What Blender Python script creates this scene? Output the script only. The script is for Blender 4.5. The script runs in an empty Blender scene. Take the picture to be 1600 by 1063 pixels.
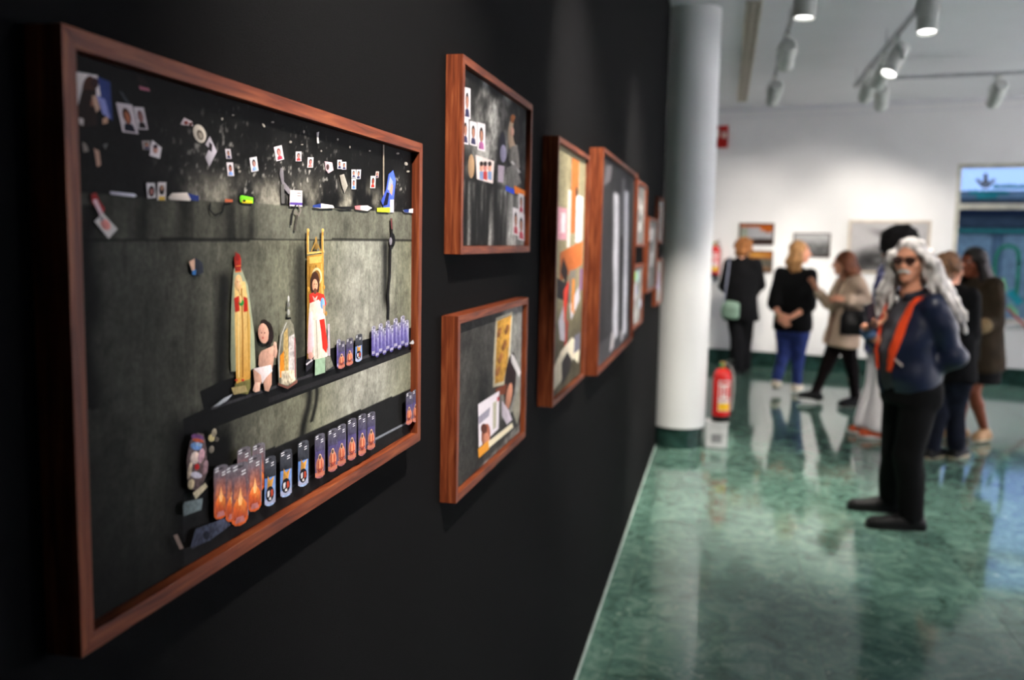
import bpy, bmesh, math, random
import numpy as np
from mathutils import Vector, Matrix
random.seed(7)
scene = bpy.context.scene
COL = scene.collection

# ------------------------------------------------------------------ camera
EYE = np.array([0.0, 0.0, 1.6])
FPX, PITCH, ROLL, YAW = 1442.6, 0.1072, 0.0187, 0.2229
_fw = np.array([-math.sin(YAW)*math.cos(PITCH), math.cos(YAW)*math.cos(PITCH), -math.sin(PITCH)])
_r0 = np.array([math.cos(YAW), math.sin(YAW), 0.0]); _u0 = np.cross(_r0, _fw)
_rt = math.cos(ROLL)*_r0+math.sin(ROLL)*_u0
_up = -math.sin(ROLL)*_r0+math.cos(ROLL)*_u0
cd = bpy.data.cameras.new('camera'); cam = bpy.data.objects.new('camera', cd); COL.objects.link(cam)
cam.matrix_world = Matrix(((_rt[0], _up[0], -_fw[0], EYE[0]), (_rt[1], _up[1], -_fw[1], EYE[1]),
                           (_rt[2], _up[2], -_fw[2], EYE[2]), (0, 0, 0, 1)))
cd.sensor_fit = 'HORIZONTAL'; cd.sensor_width = 36.0; cd.lens = FPX/1600*36
cd.clip_start = 0.02; cd.clip_end = 200
cd.dof.use_dof = True; cd.dof.focus_distance = 1.13; cd.dof.aperture_fstop = 4.2
scene.camera = cam

# ------------------------------------------------------------------ world, exposure
world = bpy.data.worlds.new('world'); scene.world = world; world.use_nodes = True
_bg = world.node_tree.nodes['Background']
_bg.inputs[0].default_value = (0.36, 0.53, 1.0, 1); _bg.inputs[1].default_value = 1.0
vs = scene.view_settings
vs.view_transform = 'Standard'; vs.look = 'None'; vs.exposure = 0.58; vs.gamma = 1.0; vs.use_curve_mapping = False

# strength of the track lamps (watts), used by the spotlight builder
W_WALL, W_FAR, W_ROOM, W_FILL = 295.0, 105.0, 165.0, 1200.0

# ------------------------------------------------------------------ measuring helpers (a view ray met with a plane of the room)
def ray(px, py):
    return _fw+_rt*((px-800)/FPX)-_up*((py-531.5)/FPX)
def on_x(px, py, X):
    r = ray(px, py); return EYE+r*(X/r[0])
def on_z(px, py, z=0.0):
    r = ray(px, py); return EYE+r*((z-EYE[2])/r[2])
def to_px(P):
    Q = np.asarray(P)-EYE; d = Q@_fw
    return 800+FPX*(Q@_rt)/d, 531.5-FPX*(Q@_up)/d

# ------------------------------------------------------------------ materials
def lin(c):
    c = np.asarray(c, float)/255.0
    return np.where(c <= 0.04045, c/12.92, ((c+0.055)/1.055)**2.4)
def rgba(c): return tuple(float(x) for x in lin(c))+(1.0,)
class NT:
    def __init__(s, m): s.t = m.node_tree; s.n = s.t.nodes; s.l = s.t.links
    def add(s, typ, **kw):
        n = s.n.new(typ)
        for k, v in kw.items():
            if k.startswith('i_'): n.inputs[k[2:].replace('_', ' ')].default_value = v
            else: setattr(n, k, v)
        return n
    def link(s, a, b): s.l.new(a, b)
MATS = {}
def mat(name, c, rough=0.6, metal=0.0, var=0.12, scale=8.0, bump=0.0, spec=0.22, stretch=None, coat=0.0, bscale=None):
    if name in MATS: return MATS[name]
    m = bpy.data.materials.new(name); m.use_nodes = True; t = NT(m); b = t.n['Principled BSDF']
    b.inputs['Roughness'].default_value = rough; b.inputs['Metallic'].default_value = metal
    b.inputs['Specular IOR Level'].default_value = spec; b.inputs['Coat Weight'].default_value = coat
    tc = t.add('ShaderNodeTexCoord'); src = tc.outputs['Object']
    if stretch:
        mp = t.add('ShaderNodeMapping'); mp.inputs['Scale'].default_value = stretch; t.link(src, mp.inputs['Vector']); src = mp.outputs['Vector']
    ns = t.add('ShaderNodeTexNoise'); ns.inputs['Scale'].default_value = scale; ns.inputs['Detail'].default_value = 5
    t.link(src, ns.inputs['Vector'])
    base = lin(c); lo = np.clip(base*(1-var*1.6), 0, 1); hi = np.clip(base*(1+var*1.6), 0, 1)
    cr = t.add('ShaderNodeValToRGB')
    cr.color_ramp.elements[0].position = 0.3; cr.color_ramp.elements[1].position = 0.7
    cr.color_ramp.elements[0].color = tuple(lo)+(1,); cr.color_ramp.elements[1].color = tuple(hi)+(1,)
    t.link(ns.outputs['Fac'], cr.inputs['Fac']); t.link(cr.outputs['Color'], b.inputs['Base Color'])
    if bump:
        n2 = t.add('ShaderNodeTexNoise'); n2.inputs['Scale'].default_value = bscale or scale*6; n2.inputs['Detail'].default_value = 3
        t.link(src, n2.inputs['Vector'])
        bp = t.add('ShaderNodeBump'); bp.inputs['Strength'].default_value = bump; bp.inputs['Distance'].default_value = 0.01
        t.link(n2.outputs['Fac'], bp.inputs['Height']); t.link(bp.outputs['Normal'], b.inputs['Normal'])
    MATS[name] = m; return m
def emis(name, c, strength):
    if name in MATS: return MATS[name]
    m = bpy.data.materials.new(name); m.use_nodes = True; b = m.node_tree.nodes['Principled BSDF']
    b.inputs['Base Color'].default_value = (0.8, 0.8, 0.8, 1)
    b.inputs['Emission Color'].default_value = tuple(c)+(1,); b.inputs['Emission Strength'].default_value = strength
    MATS[name] = m; return m
def pane_mat(name='window_glass'):
    if name in MATS: return MATS[name]
    m = bpy.data.materials.new(name); m.use_nodes = True; t = NT(m); t.n.remove(t.n['Principled BSDF'])
    tr = t.add('ShaderNodeBsdfTransparent'); gl = t.add('ShaderNodeBsdfGlossy'); gl.inputs['Roughness'].default_value = 0.02
    tr.inputs[0].default_value = (0.93, 0.96, 0.97, 1)
    fr = t.add('ShaderNodeFresnel'); fr.inputs['IOR'].default_value = 1.12
    mx = t.add('ShaderNodeMixShader'); t.link(fr.outputs[0], mx.inputs[0]); t.link(tr.outputs[0], mx.inputs[1]); t.link(gl.outputs[0], mx.inputs[2])
    t.link(mx.outputs[0], t.n['Material Output'].inputs['Surface'])
    MATS[name] = m; return m
def wood_mat(name, axis):
    m = bpy.data.materials.new(name); m.use_nodes = True; t = NT(m); b = t.n['Principled BSDF']
    tc = t.add('ShaderNodeTexCoord'); mp = t.add('ShaderNodeMapping')
    s = [60, 60, 60]; s[axis] = 4.0; mp.inputs['Scale'].default_value = s
    t.link(tc.outputs['Object'], mp.inputs['Vector'])
    n1 = t.add('ShaderNodeTexNoise'); n1.inputs['Scale'].default_value = 2.2; n1.inputs['Detail'].default_value = 6; n1.inputs['Distortion'].default_value = 0.7
    t.link(mp.outputs['Vector'], n1.inputs['Vector'])
    cr = t.add('ShaderNodeValToRGB'); e = cr.color_ramp.elements
    e[0].position = 0.30; e[0].color = rgba((70, 28, 14)); e[1].position = 0.72; e[1].color = rgba((138, 76, 44))
    k = e.new(0.5); k.color = rgba((108, 50, 27))
    t.link(n1.outputs['Fac'], cr.inputs['Fac']); t.link(cr.outputs['Color'], b.inputs['Base Color'])
    b.inputs['Roughness'].default_value = 0.5; b.inputs['Specular IOR Level'].default_value = 0.2
    bp = t.add('ShaderNodeBump'); bp.inputs['Strength'].default_value = 0.15; bp.inputs['Distance'].default_value = 0.003
    t.link(n1.outputs['Fac'], bp.inputs['Height']); t.link(bp.outputs['Normal'], b.inputs['Normal'])
    return m
def print_mat():
    m = bpy.data.materials.new('photographic_print'); m.use_nodes = True; t = NT(m); b = t.n['Principled BSDF']
    at = t.add('ShaderNodeAttribute'); at.attribute_name = 'Col'
    tc = t.add('ShaderNodeTexCoord')
    n1 = t.add('ShaderNodeTexNoise'); n1.inputs['Scale'].default_value = 260; n1.inputs['Detail'].default_value = 4
    t.link(tc.outputs['Object'], n1.inputs['Vector'])
    ma = t.add('ShaderNodeMath', operation='SUBTRACT'); ma.inputs[1].default_value = 0.5; t.link(n1.outputs['Fac'], ma.inputs[0])
    n2 = t.add('ShaderNodeTexNoise'); n2.inputs['Scale'].default_value = 70; n2.inputs['Detail'].default_value = 6; n2.inputs['Roughness'].default_value = 0.65
    t.link(tc.outputs['Object'], n2.inputs['Vector'])
    m2 = t.add('ShaderNodeMath', operation='SUBTRACT'); m2.inputs[1].default_value = 0.5; t.link(n2.outputs['Fac'], m2.inputs[0])
    m3 = t.add('ShaderNodeMath', operation='ADD'); t.link(ma.outputs[0], m3.inputs[0]); t.link(m2.outputs[0], m3.inputs[1])
    mb = t.add('ShaderNodeMath', operation='MULTIPLY'); t.link(m3.outputs[0], mb.inputs[0]); t.link(at.outputs['Alpha'], mb.inputs[1])
    mc = t.add('ShaderNodeMath', operation='MULTIPLY_ADD'); mc.inputs[1].default_value = 4.5; mc.inputs[2].default_value = 1.0
    t.link(mb.outputs[0], mc.inputs[0])
    mx = t.add('ShaderNodeVectorMath', operation='SCALE'); t.link(at.outputs['Color'], mx.inputs[0]); t.link(mc.outputs[0], mx.inputs['Scale'])
    t.link(mx.outputs[0], b.inputs['Base Color']); b.inputs['Roughness'].default_value = 0.6; b.inputs['Specular IOR Level'].default_value = 0.06
    return m
def marble_mat(name):
    m = bpy.data.materials.new(name); m.use_nodes = True; t = NT(m); b = t.n['Principled BSDF']
    tc = t.add('ShaderNodeTexCoord'); oi = t.add('ShaderNodeObjectInfo')
    va = t.add('ShaderNodeVectorMath', operation='SCALE'); va.inputs['Scale'].default_value = 37.0
    cb = t.add('ShaderNodeCombineXYZ'); t.link(oi.outputs['Random'], cb.inputs[0]); t.link(oi.outputs['Random'], cb.inputs[1]); t.link(oi.outputs['Random'], cb.inputs[2])
    t.link(cb.outputs[0], va.inputs[0])
    ad = t.add('ShaderNodeVectorMath', operation='ADD'); t.link(tc.outputs['Object'], ad.inputs[0]); t.link(va.outputs[0], ad.inputs[1])
    n1 = t.add('ShaderNodeTexNoise'); n1.inputs['Scale'].default_value = 7; n1.inputs['Detail'].default_value = 9; n1.inputs['Roughness'].default_value = 0.68; n1.inputs['Distortion'].default_value = 1.2
    t.link(ad.outputs[0], n1.inputs['Vector'])
    cr = t.add('ShaderNodeValToRGB'); e = cr.color_ramp.elements
    e[0].position = 0.32; e[0].color = rgba((56, 86, 75)); e[1].position = 0.70; e[1].color = rgba((122, 152, 137))
    k = e.new(0.5); k.color = rgba((86, 118, 105))
    t.link(n1.outputs['Fac'], cr.inputs['Fac'])
    n2 = t.add('ShaderNodeTexNoise'); n2.inputs['Scale'].default_value = 16; n2.inputs['Detail'].default_value = 6; n2.inputs['Distortion'].default_value = 2.5
    t.link(ad.outputs[0], n2.inputs['Vector'])
    c2 = t.add('ShaderNodeValToRGB'); e = c2.color_ramp.elements
    e[0].position = 0.64; e[0].color = (0, 0, 0, 1); e[1].position = 0.76; e[1].color = (0.75, 0.75, 0.75, 1)
    t.link(n2.outputs['Fac'], c2.inputs['Fac'])
    n3 = t.add('ShaderNodeTexNoise'); n3.inputs['Scale'].default_value = 3.0; n3.inputs['Detail'].default_value = 7; n3.inputs['Distortion'].default_value = 3.0
    t.link(ad.outputs[0], n3.inputs['Vector'])
    c3 = t.add('ShaderNodeValToRGB'); e = c3.color_ramp.elements
    e[0].position = 0.485; e[0].color = (1, 1, 1, 1); e[1].position = 0.5; e[1].color = (0.62, 0.66, 0.66, 1)
    k = e.new(0.515); k.color = (1, 1, 1, 1)
    t.link(n3.outputs['Fac'], c3.inputs['Fac'])
    ml = t.add('ShaderNodeMixRGB', blend_type='MULTIPLY'); ml.inputs[0].default_value = 1; t.link(cr.outputs[0], ml.inputs[1]); t.link(c3.outputs[0], ml.inputs[2])
    mx = t.add('ShaderNodeMixRGB'); t.link(c2.outputs[0], mx.inputs[0]); t.link(ml.outputs[0], mx.inputs[1]); mx.inputs[2].default_value = rgba((188, 206, 192))
    hv = t.add('ShaderNodeMath', operation='MULTIPLY_ADD'); hv.inputs[1].default_value = 0.16; hv.inputs[2].default_value = 0.92
    t.link(oi.outputs['Random'], hv.inputs[0])
    sc = t.add('ShaderNodeVectorMath', operation='SCALE'); t.link(mx.outputs[0], sc.inputs[0]); t.link(hv.outputs[0], sc.inputs['Scale'])
    t.link(sc.outputs[0], b.inputs['Base Color'])
    b.inputs['Roughness'].default_value = 0.07; b.inputs['Specular IOR Level'].default_value = 0.55
    return m
WOOD_H = wood_mat('red_brown_wood_lengthwise', 1); WOOD_V = wood_mat('red_brown_wood_upright', 2)
PRINT = print_mat(); MARBLE = marble_mat('green_marble')

# ------------------------------------------------------------------ object helpers
def link(o, parent=None):
    COL.objects.link(o)
    if parent is not None: o.parent = parent
    return o
def mesh_obj(name, verts, faces, m, parent=None, smooth=False):
    me = bpy.data.meshes.new(name)
    me.from_pydata([tuple(map(float, v)) for v in verts], [], [tuple(map(int, f)) for f in faces]); me.update()
    if smooth: me.polygons.foreach_set('use_smooth', [True]*len(me.polygons))
    if m is not None: me.materials.append(m)
    return link(bpy.data.objects.new(name, me), parent)
def empty(name, loc, rz=0.0):
    o = bpy.data.objects.new(name, None); o.empty_display_size = 0.1; o.location = tuple(map(float, loc)); o.rotation_euler = (0, 0, rz)
    return link(o)
def tag(o, label=None, cat=None, group=None, kind=None):
    for k, v in (('label', label), ('category', cat), ('group', group), ('kind', kind)):
        if v: o[k] = v
    return o
class MB:
    def __init__(s): s.v = []; s.f = []
    def add(s, v, f):
        o = len(s.v); s.v += [tuple(map(float, p)) for p in v]; s.f += [tuple(i+o for i in q) for q in f]; return s
    def box(s, lo, hi, R=None, c=None):
        x0, y0, z0 = lo; x1, y1, z1 = hi
        v = [(x0, y0, z0), (x1, y0, z0), (x1, y1, z0), (x0, y1, z0), (x0, y0, z1), (x1, y0, z1), (x1, y1, z1), (x0, y1, z1)]
        if R is not None: v = [R(p) for p in v]
        return s.add(v, [(0, 3, 2, 1), (4, 5, 6, 7), (0, 1, 5, 4), (1, 2, 6, 5), (2, 3, 7, 6), (3, 0, 4, 7)])
    def tube(s, pts, rad, n=10, caps=True):
        pts = [np.asarray(p, float) for p in pts]
        rad = [rad]*len(pts) if np.isscalar(rad) else rad
        rings = []; up = np.array([0.13, 0.21, 0.97])
        for i, p in enumerate(pts):
            a = pts[max(i-1, 0)]; b = pts[min(i+1, len(pts)-1)]; d = b-a; d = d/(np.linalg.norm(d)+1e-12)
            if abs(d@up) > 0.95: up = np.array([0.9, 0.3, 0.1])
            x = np.cross(up, d); x /= np.linalg.norm(x); y = np.cross(d, x)
            rings.append([p+rad[i]*(math.cos(2*math.pi*k/n)*x+math.sin(2*math.pi*k/n)*y) for k in range(n)])
        v = [q for r in rings for q in r]; f = []
        for i in range(len(pts)-1):
            for k in range(n):
                f.append((i*n+k, i*n+(k+1) % n, (i+1)*n+(k+1) % n, (i+1)*n+k))
        if caps: f += [tuple(reversed(range(n))), tuple(range((len(pts)-1)*n, len(pts)*n))]
        return s.add(v, f)
    def lathe(s, prof, n=28, origin=(0, 0, 0), R=None):
        v = []; f = []; m = len(prof)
        for r, z in prof:
            for k in range(n):
                a = 2*math.pi*k/n; p = (r*math.cos(a), r*math.sin(a), z)
                p = R(p) if R else p
                v.append((p[0]+origin[0], p[1]+origin[1], p[2]+origin[2]))
        for i in range(m-1):
            for k in range(n): f.append((i*n+k, i*n+(k+1) % n, (i+1)*n+(k+1) % n, (i+1)*n+k))
        f += [tuple(reversed(range(n))), tuple(range((m-1)*n, m*n))]
        return s.add(v, f)
    def prism(s, poly, a, b, R):
        n = len(poly)
        v = [R((x, y, a)) for x, y in poly]+[R((x, y, b)) for x, y in poly]
        f = [tuple(reversed(range(n))), tuple(range(n, 2*n))]+[(i, (i+1) % n, n+(i+1) % n, n+i) for i in range(n)]
        return s.add(v, f)
    def build(s, name, m, parent=None, smooth=False, bevel=0.0):
        o = mesh_obj(name, s.v, s.f, m, parent, False)
        bm = bmesh.new(); bm.from_mesh(o.data); bmesh.ops.recalc_face_normals(bm, faces=bm.faces)
        if bevel: bmesh.ops.bevel(bm, geom=bm.edges[:], offset=bevel, segments=2, affect='EDGES', profile=0.7)
        if smooth:
            for e in bm.edges:
                if len(e.link_faces) == 2 and e.calc_face_angle(0) > 0.7: e.smooth = False
            for f in bm.faces: f.smooth = True
        bm.to_mesh(o.data); bm.free()
        return o
def copy_tree(o, parent=None):
    c = o.copy(); COL.objects.link(c); c.parent = parent
    for ch in [x for x in bpy.data.objects if x.parent == o]: copy_tree(ch, c)
    return c

# ------------------------------------------------------------------ the room
WX = -0.467                     # face of the black wall
ZC = 3.376                      # ceiling
YCOL = 7.25                     # the black wall ends at the column
FANG = 0.2291; F0 = np.array([2.0, 12.249, 0.0])
FD = np.array([math.cos(FANG), -math.sin(FANG), 0.0]); FN = np.array([math.sin(FANG), math.cos(FANG), 0.0])   # along / into the far wall
def farp(p): return tuple(F0+FD*p[0]+FN*p[1]+np.array([0, 0, p[2]]))      # (along, into the wall, up)
def far_hit(px, py, off=0.0):
    r = ray(px, py); P = EYE+r*(((F0-EYE)@FN-off)/(r@FN)); return (P-F0)@FD, P[2]

WHITE = mat('white_wall_paint', (232, 231, 230), 0.75, var=0.015, scale=3)
CEIL = mat('white_ceiling_paint', (222, 222, 224), 0.85, var=0.015, scale=2)
BLACK = mat('black_wall_paint', (9, 9, 10), 0.9, var=0.10, scale=2.2, bump=0.25, bscale=900, spec=0.08)
GREEN = mat('dark_green_marble_base', (34, 58, 52), 0.16, var=0.35, scale=9)

floor = MB().box((-3, -3.2, -0.12), (7.2, 14.5, -0.012)).build('floor', mat('tile_joint_cement', (96, 112, 102), 0.8))
tag(floor, kind='structure')
TS = 0.80
tile_me = None; n_t = 0
for j in range(-4, 18):
    for i in range(-4, 9):
        cx, cy = -0.36+TS*(i+0.5), 0.1+TS*(j+0.5)
        if cx < -3.2 or cx > 7.4 or cy > 14.6 or cy < -3.4: continue
        if tile_me is None:
            h = TS/2-0.0012
            o = MB().box((-h, -h, -0.012), (h, h, 0.0)).build('floor_tile', MARBLE, floor); tile_me = o.data
        else:
            o = bpy.data.objects.new('floor_tile', tile_me); link(o, floor)
        o.location = (cx, cy, 0); n_t += 1
tag(MB().box((-3, -3.2, ZC), (7.2, 14.5, ZC+0.1)).build('ceiling', CEIL), kind='structure')
tag(MB().box((WX-0.25, -3.2, 0.0), (WX, YCOL, ZC)).build('wall_left', BLACK), kind='structure')
tag(MB().box((WX, -3.2, 0.0), (WX+0.006, YCOL-0.02, 0.012)).build('trim_1', mat('pale_floor_trim', (176, 190, 182), 0.5)), kind='structure')
tag(MB().box((-3.1, YCOL-0.2, 0), (-3.0, 14.5, ZC)).box((-3.0, YCOL-0.3, 0), (WX-0.251, YCOL-0.2, ZC)).build('wall_alcove', WHITE), kind='structure')
tag(MB().box((-3.1, -3.3, 0), (7.3, -3.2, ZC)).build('wall_front', BLACK), kind='structure')  # unseen wall, made black to cut bounce light near the camera

# far wall with its window opening
S0, ZS0 = far_hit(1497, 256); ZW1 = 2.613; ZW0 = 0.735; S0 = 0.70; S1 = 3.6
wb = MB()
wb.box((-5.4, 0, 0), (S0, 0.25, ZC), farp).box((S0, 0, 0), (S1, 0.25, ZW0), farp).box((S0, 0, ZW1), (S1, 0.25, ZC), farp).box((S1, 0, 0), (5.6, 0.25, ZC), farp)
tag(wb.build('wall_back', WHITE), kind='structure')
tag(MB().box((-5.4, -0.018, 0), (5.4, 0.0, 0.20), farp).build('baseboard_back', GREEN, bevel=0.003), kind='structure')
tag(MB().box((-5.4, -0.03, ZC-0.05), (5.4, 0.0, ZC), farp).box((-5.4, -0.016, ZC-0.13), (5.4, 0.0, ZC-0.115), farp).build('trim_2', CEIL), kind='structure')
# right wall with two street windows (outside the photograph)
rw = MB(); ys = [(-3.2, 0.5), (3.3, 4.6), (7.4, 12.6)]
for a, b in ys: rw.box((7.1, a, 0), (7.3, b, ZC))
for a, b in ((0.5, 3.3), (4.6, 7.4)): rw.box((7.1, a, 0), (7.3, b, 0.75)).box((7.1, a, 2.6), (7.3, b, ZC))
tag(rw.build('wall_right', WHITE), kind='structure')
for k, (a, b) in enumerate(((0.5, 3.3), (4.6, 7.4))):
    w = MB()
    w.box((7.15, a, 0.75), (7.21, a+0.06, 2.6)).box((7.15, b-0.06, 0.75), (7.21, b, 2.6)).box((7.15, a, 0.75), (7.21, b, 0.81)).box((7.15, a, 2.54), (7.21, b, 2.6))
    wo = tag(w.build('window_%d' % (k+2), mat('pale_window_metal', (188, 186, 172), 0.4)), kind='structure')
    MB().box((7.175, a+0.06, 0.81), (7.181, b-0.06, 2.54)).build('pane', pane_mat(), wo)
# column with its dark plinth
CC = np.array([-0.30, 7.40]); CR = 0.20
cb = MB().lathe([(CR+0.008, 0.165), (CR+0.01, 0.17), (CR+0.01, ZC)], 64, (CC[0], CC[1], 0)).build('column', WHITE, smooth=True)
tag(cb, kind='structure')
MB().lathe([(CR-0.012, 0.0), (CR-0.012, 0.17)], 64, (CC[0], CC[1], 0)).build('plinth', GREEN, cb, smooth=True)

# ceiling ventilation strip
vt = empty('ceiling_vent', (0.14, 9.6, ZC)); tag(vt, 'long narrow slotted ventilation strip set in the ceiling beside the white column', 'vent')
VL = 2.42; VM = mat('beige_vent_metal', (196, 188, 172), 0.5)
b = MB(); b.box((-0.06, -VL, -0.012), (-0.047, VL, 0.0)).box((0.047, -VL, -0.012), (0.06, VL, 0.0)).box((-0.047, -VL, -0.012), (0.047, -VL+0.013, 0)).box((-0.047, VL-0.013, -0.012), (0.047, VL, 0)).box((-0.006, -VL, -0.010), (0.006, VL, 0))
b.build('frame', VM, vt)
MB().box((-0.047, -VL, -0.003), (0.047, VL, -0.0005)).build('backing', mat('vent_dark', (120, 112, 100), 0.8), vt)
sl = None
for k in range(110):
    if sl is None:
        o = MB().box((-0.045, -0.006, -0.009), (0.045, 0.006, -0.004)).build('slat', VM, vt); sl = o.data
    else: o = link(bpy.data.objects.new('slat', sl), vt)
    o.location = (0, -VL+0.03+k*(2*VL-0.06)/109, 0)

# window in the far wall
FRM = mat('pale_window_metal', (188, 186, 172), 0.4)
win = MB()
def fbox(b, s0, s1, z0, z1, n0=0.02, n1=0.09): return b.box((s0, n0, z0), (s1, n1, z1), farp)
fbox(win, S0, S0+0.045, ZW0, ZW1); fbox(win, S1-0.045, S1, ZW0, ZW1); fbox(win, S0+0.045, S1-0.045, ZW0, ZW0+0.05)
fbox(win, S0+0.045, S1-0.045, ZW1-0.05, ZW1, 0.05, 0.12)
wo = tag(win.build('window_1', FRM, bevel=0.004), kind='structure')
fbox(MB(), S0+0.045, S1-0.045, 2.075, 2.144, 0.015, 0.1).build('transom', FRM, wo, bevel=0.004)
fbox(MB(), S0+0.9+0.7, S0+0.95+0.7, ZW0+0.05, 2.075, 0.03, 0.09).build('mullion', FRM, wo, bevel=0.004)
MB().box((S0+0.05, -0.05, ZW0-0.03), (S1, 0.02, ZW0+0.0), farp).build('window_sill', mat('white_sill', (226, 228, 230), 0.3), wo, bevel=0.004)
fbox(MB(), S0+0.045, S1-0.045, 2.144, ZW1-0.05, 0.055, 0.061).build('pane', pane_mat(), wo)
fbox(MB(), S0+0.045, S1-0.045, ZW0+0.05, 2.075, 0.055, 0.061).build('pane', pane_mat(), wo)
# vinyl lettering and emblem on the glass: (px, py) strokes measured on the pane
VG = mat('grey_vinyl', (92, 92, 92), 0.6); VT = mat('teal_vinyl', (20, 128, 142), 0.6); VE = mat('green_vinyl', (30, 110, 92), 0.6); VLG = mat('light_green_vinyl', (112, 176, 140), 0.6)
def vin(px, py): s, z = far_hit(px, py, -0.05); return s, z
def stroke(b, pts, w, nn=0.050):
    q = [np.array(vin(*p)) for p in pts]
    for i in range(len(q)-1):
        d = q[i+1]-q[i]; d = d/np.linalg.norm(d); n = np.array([-d[1], d[0]])*w/2; e = d*w*0.3
        pl = [q[i]-n-e, q[i+1]-n+e, q[i+1]+n+e, q[i]+n-e]
        b.prism([tuple(x) for x in pl], nn, nn+0.003, lambda p: farp((p[0], p[2], p[1])))
lg = MB()
for pts, w in (([(1540, 272), (1540, 282)], 0.035), ([(1540, 282), (1540, 287)], 0.05), ([(1527, 281), (1538, 293)], 0.035), ([(1553, 281), (1542, 293)], 0.035), ([(1531, 287), (1536, 285)], 0.02), ([(1549, 287), (1544, 285)], 0.02), ([(1537, 276), (1540, 280)], 0.02), ([(1543, 276), (1540, 280)], 0.02)): stroke(lg, pts, w)
lg.build('emblem', VG, wo)
rng = random.Random(3)
tx = MB(); x = 1552
while x < 1606:                   # upper line of small letters
    hgt = rng.choice((3.2, 3.2, 5.5)); stroke(tx, [(x, 293.6), (x, 293.6-hgt)], 0.016); stroke(tx, [(x, 293.6), (x+1.8, 293.4)], 0.014); stroke(tx, [(x, 293.6-3.1), (x+1.7, 293.6-3.0)], 0.014); x += 3.3
x = 1515
while x < 1576:                   # lower line
    hgt = rng.choice((3.6, 3.6, 6.0)); stroke(tx, [(x, 303.6), (x, 303.6-hgt)], 0.018); stroke(tx, [(x, 303.6), (x+2.0, 303.4)], 0.016); stroke(tx, [(x, 300.2), (x+1.9, 300.1)], 0.016); x += 3.5
stroke(tx, [(1528, 308), (1556, 307)], 0.04)
tx.build('lettering', VT, wo)
ar = MB()
arc = [(1555, 450), (1554, 420), (1556, 402), (1561, 391), (1568, 386), (1577, 384), (1586, 387), (1591, 394), (1592, 410), (1590, 440), (1588, 458)]
stroke(ar, arc, 0.045); ar.build('arch_emblem', VE, wo)
bl = MB(); stroke(bl, [(1580, 458), (1592, 472)], 0.09); bl.build('emblem', VT, wo)
bl = MB(); stroke(bl, [(1567, 436), (1571, 452)], 0.05); stroke(bl, [(1577, 478), (1588, 490)], 0.06); bl.build('emblem', VLG, wo)

# street beyond the window
tag(MB().box((-3, 0.26, -0.16), (14, 14, -0.06), farp).build('ground', mat('street_asphalt', (70, 72, 78), 0.8)), kind='structure')
sf = empty('storefront', farp((3.5, 8.0, 0))); tag(sf, 'low bluish shop front across the street, seen through the window', 'building')
def sfb(lo, hi, nm, m): 
    o = MB().box(lo, hi, lambda p: tuple(np.array(farp(p))-np.array(farp((3.5, 8.0, 0))))).build(nm, m, sf); return o
sfb((-4, 8.0, -0.06), (12, 8.4, 2.74), 'wall', mat('blue_grey_render', (128, 140, 136), 0.7))
sfb((-4, 7.9, 2.05), (3.0, 8.0, 2.58), 'fascia', mat('dark_fascia', (72, 76, 74), 0.5)); sfb((3.0, 7.9, 2.05), (12, 8.0, 2.42), 'fascia', mat('dark_fascia2', (92, 98, 96), 0.5))
sfb((-4, 7.86, 2.26), (2.9, 7.9, 2.38), 'sign_band', mat('black_band', (30, 36, 46), 0.5))
sfb((-4, 7.88, 1.93), (12, 7.95, 1.99), 'green_stripe', mat('green_stripe', (60, 140, 110), 0.5))
sp = MATS.get('x') or mat('shop_glass_blue', (158, 166, 152), 0.5)
for k in range(6): sfb((-2.9+k*2.2, 7.95, 0.2), (-0.9+k*2.2, 7.99, 1.9), 'shop_pane', sp)
# dull red pole leaning on the window sill, its foot on the floor to the right
s_, z_ = far_hit(1574, 482, 0.07)
tag(MB().tube([farp((s_, -0.045, z_)), farp((s_+0.45, -0.14, z_*0.5)), farp((s_+0.90, -0.24, 0.012))], [0.014, 0.019, 0.015], 8).build('leaning_pole', mat('dull_red_webbing', (150, 52, 48), 0.7)), 'thin dull red pole leaning against the white window sill', 'pole')

# ------------------------------------------------------------------ track lights
GREYM = mat('grey_lamp_metal', (196, 198, 192), 0.45); TRKM = mat('track_metal', (186, 186, 188), 0.4)
LENS = emis('lamp_lens', (1.0, 0.97, 0.95), 3.0)
ZT = 3.222
def track(a, b, label):
    a = np.array(a, float); b = np.array(b, float); d = b-a; L = np.linalg.norm(d[:2]); rz = math.atan2(d[1], d[0])
    e = empty('light_track', (a[0], a[1], ZT), rz); tag(e, label, 'light track', 'ceiling light tracks')
    MB().box((0, -0.017, -0.016), (L, 0.017, 0.016)).build('rail', TRKM, e, bevel=0.003)
    MB().box((0.02, -0.006, -0.0175), (L-0.02, 0.006, -0.0155)).build('groove', mat('track_groove', (90, 90, 92), 0.5), e)
    n = max(2, int(L/1.6)+1)
    for k in range(n):
        x = 0.1+(L-0.2)*k/(n-1); MB().tube([(x, 0, 0.015), (x, 0, ZC-ZT)], 0.005, 8).build('suspension_rod', TRKM, e)
    return e
track((0.40, -2.5), (0.40, 10.75), 'ceiling track nearest the black wall, running above the framed photographs')
track((1.22, -2.5), (1.22, 10.10), 'ceiling track running lengthwise above the standing man with grey hair')
track((1.30, 9.69), (5.6, 9.00), 'short crosswise ceiling track in front of the far white wall')
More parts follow.
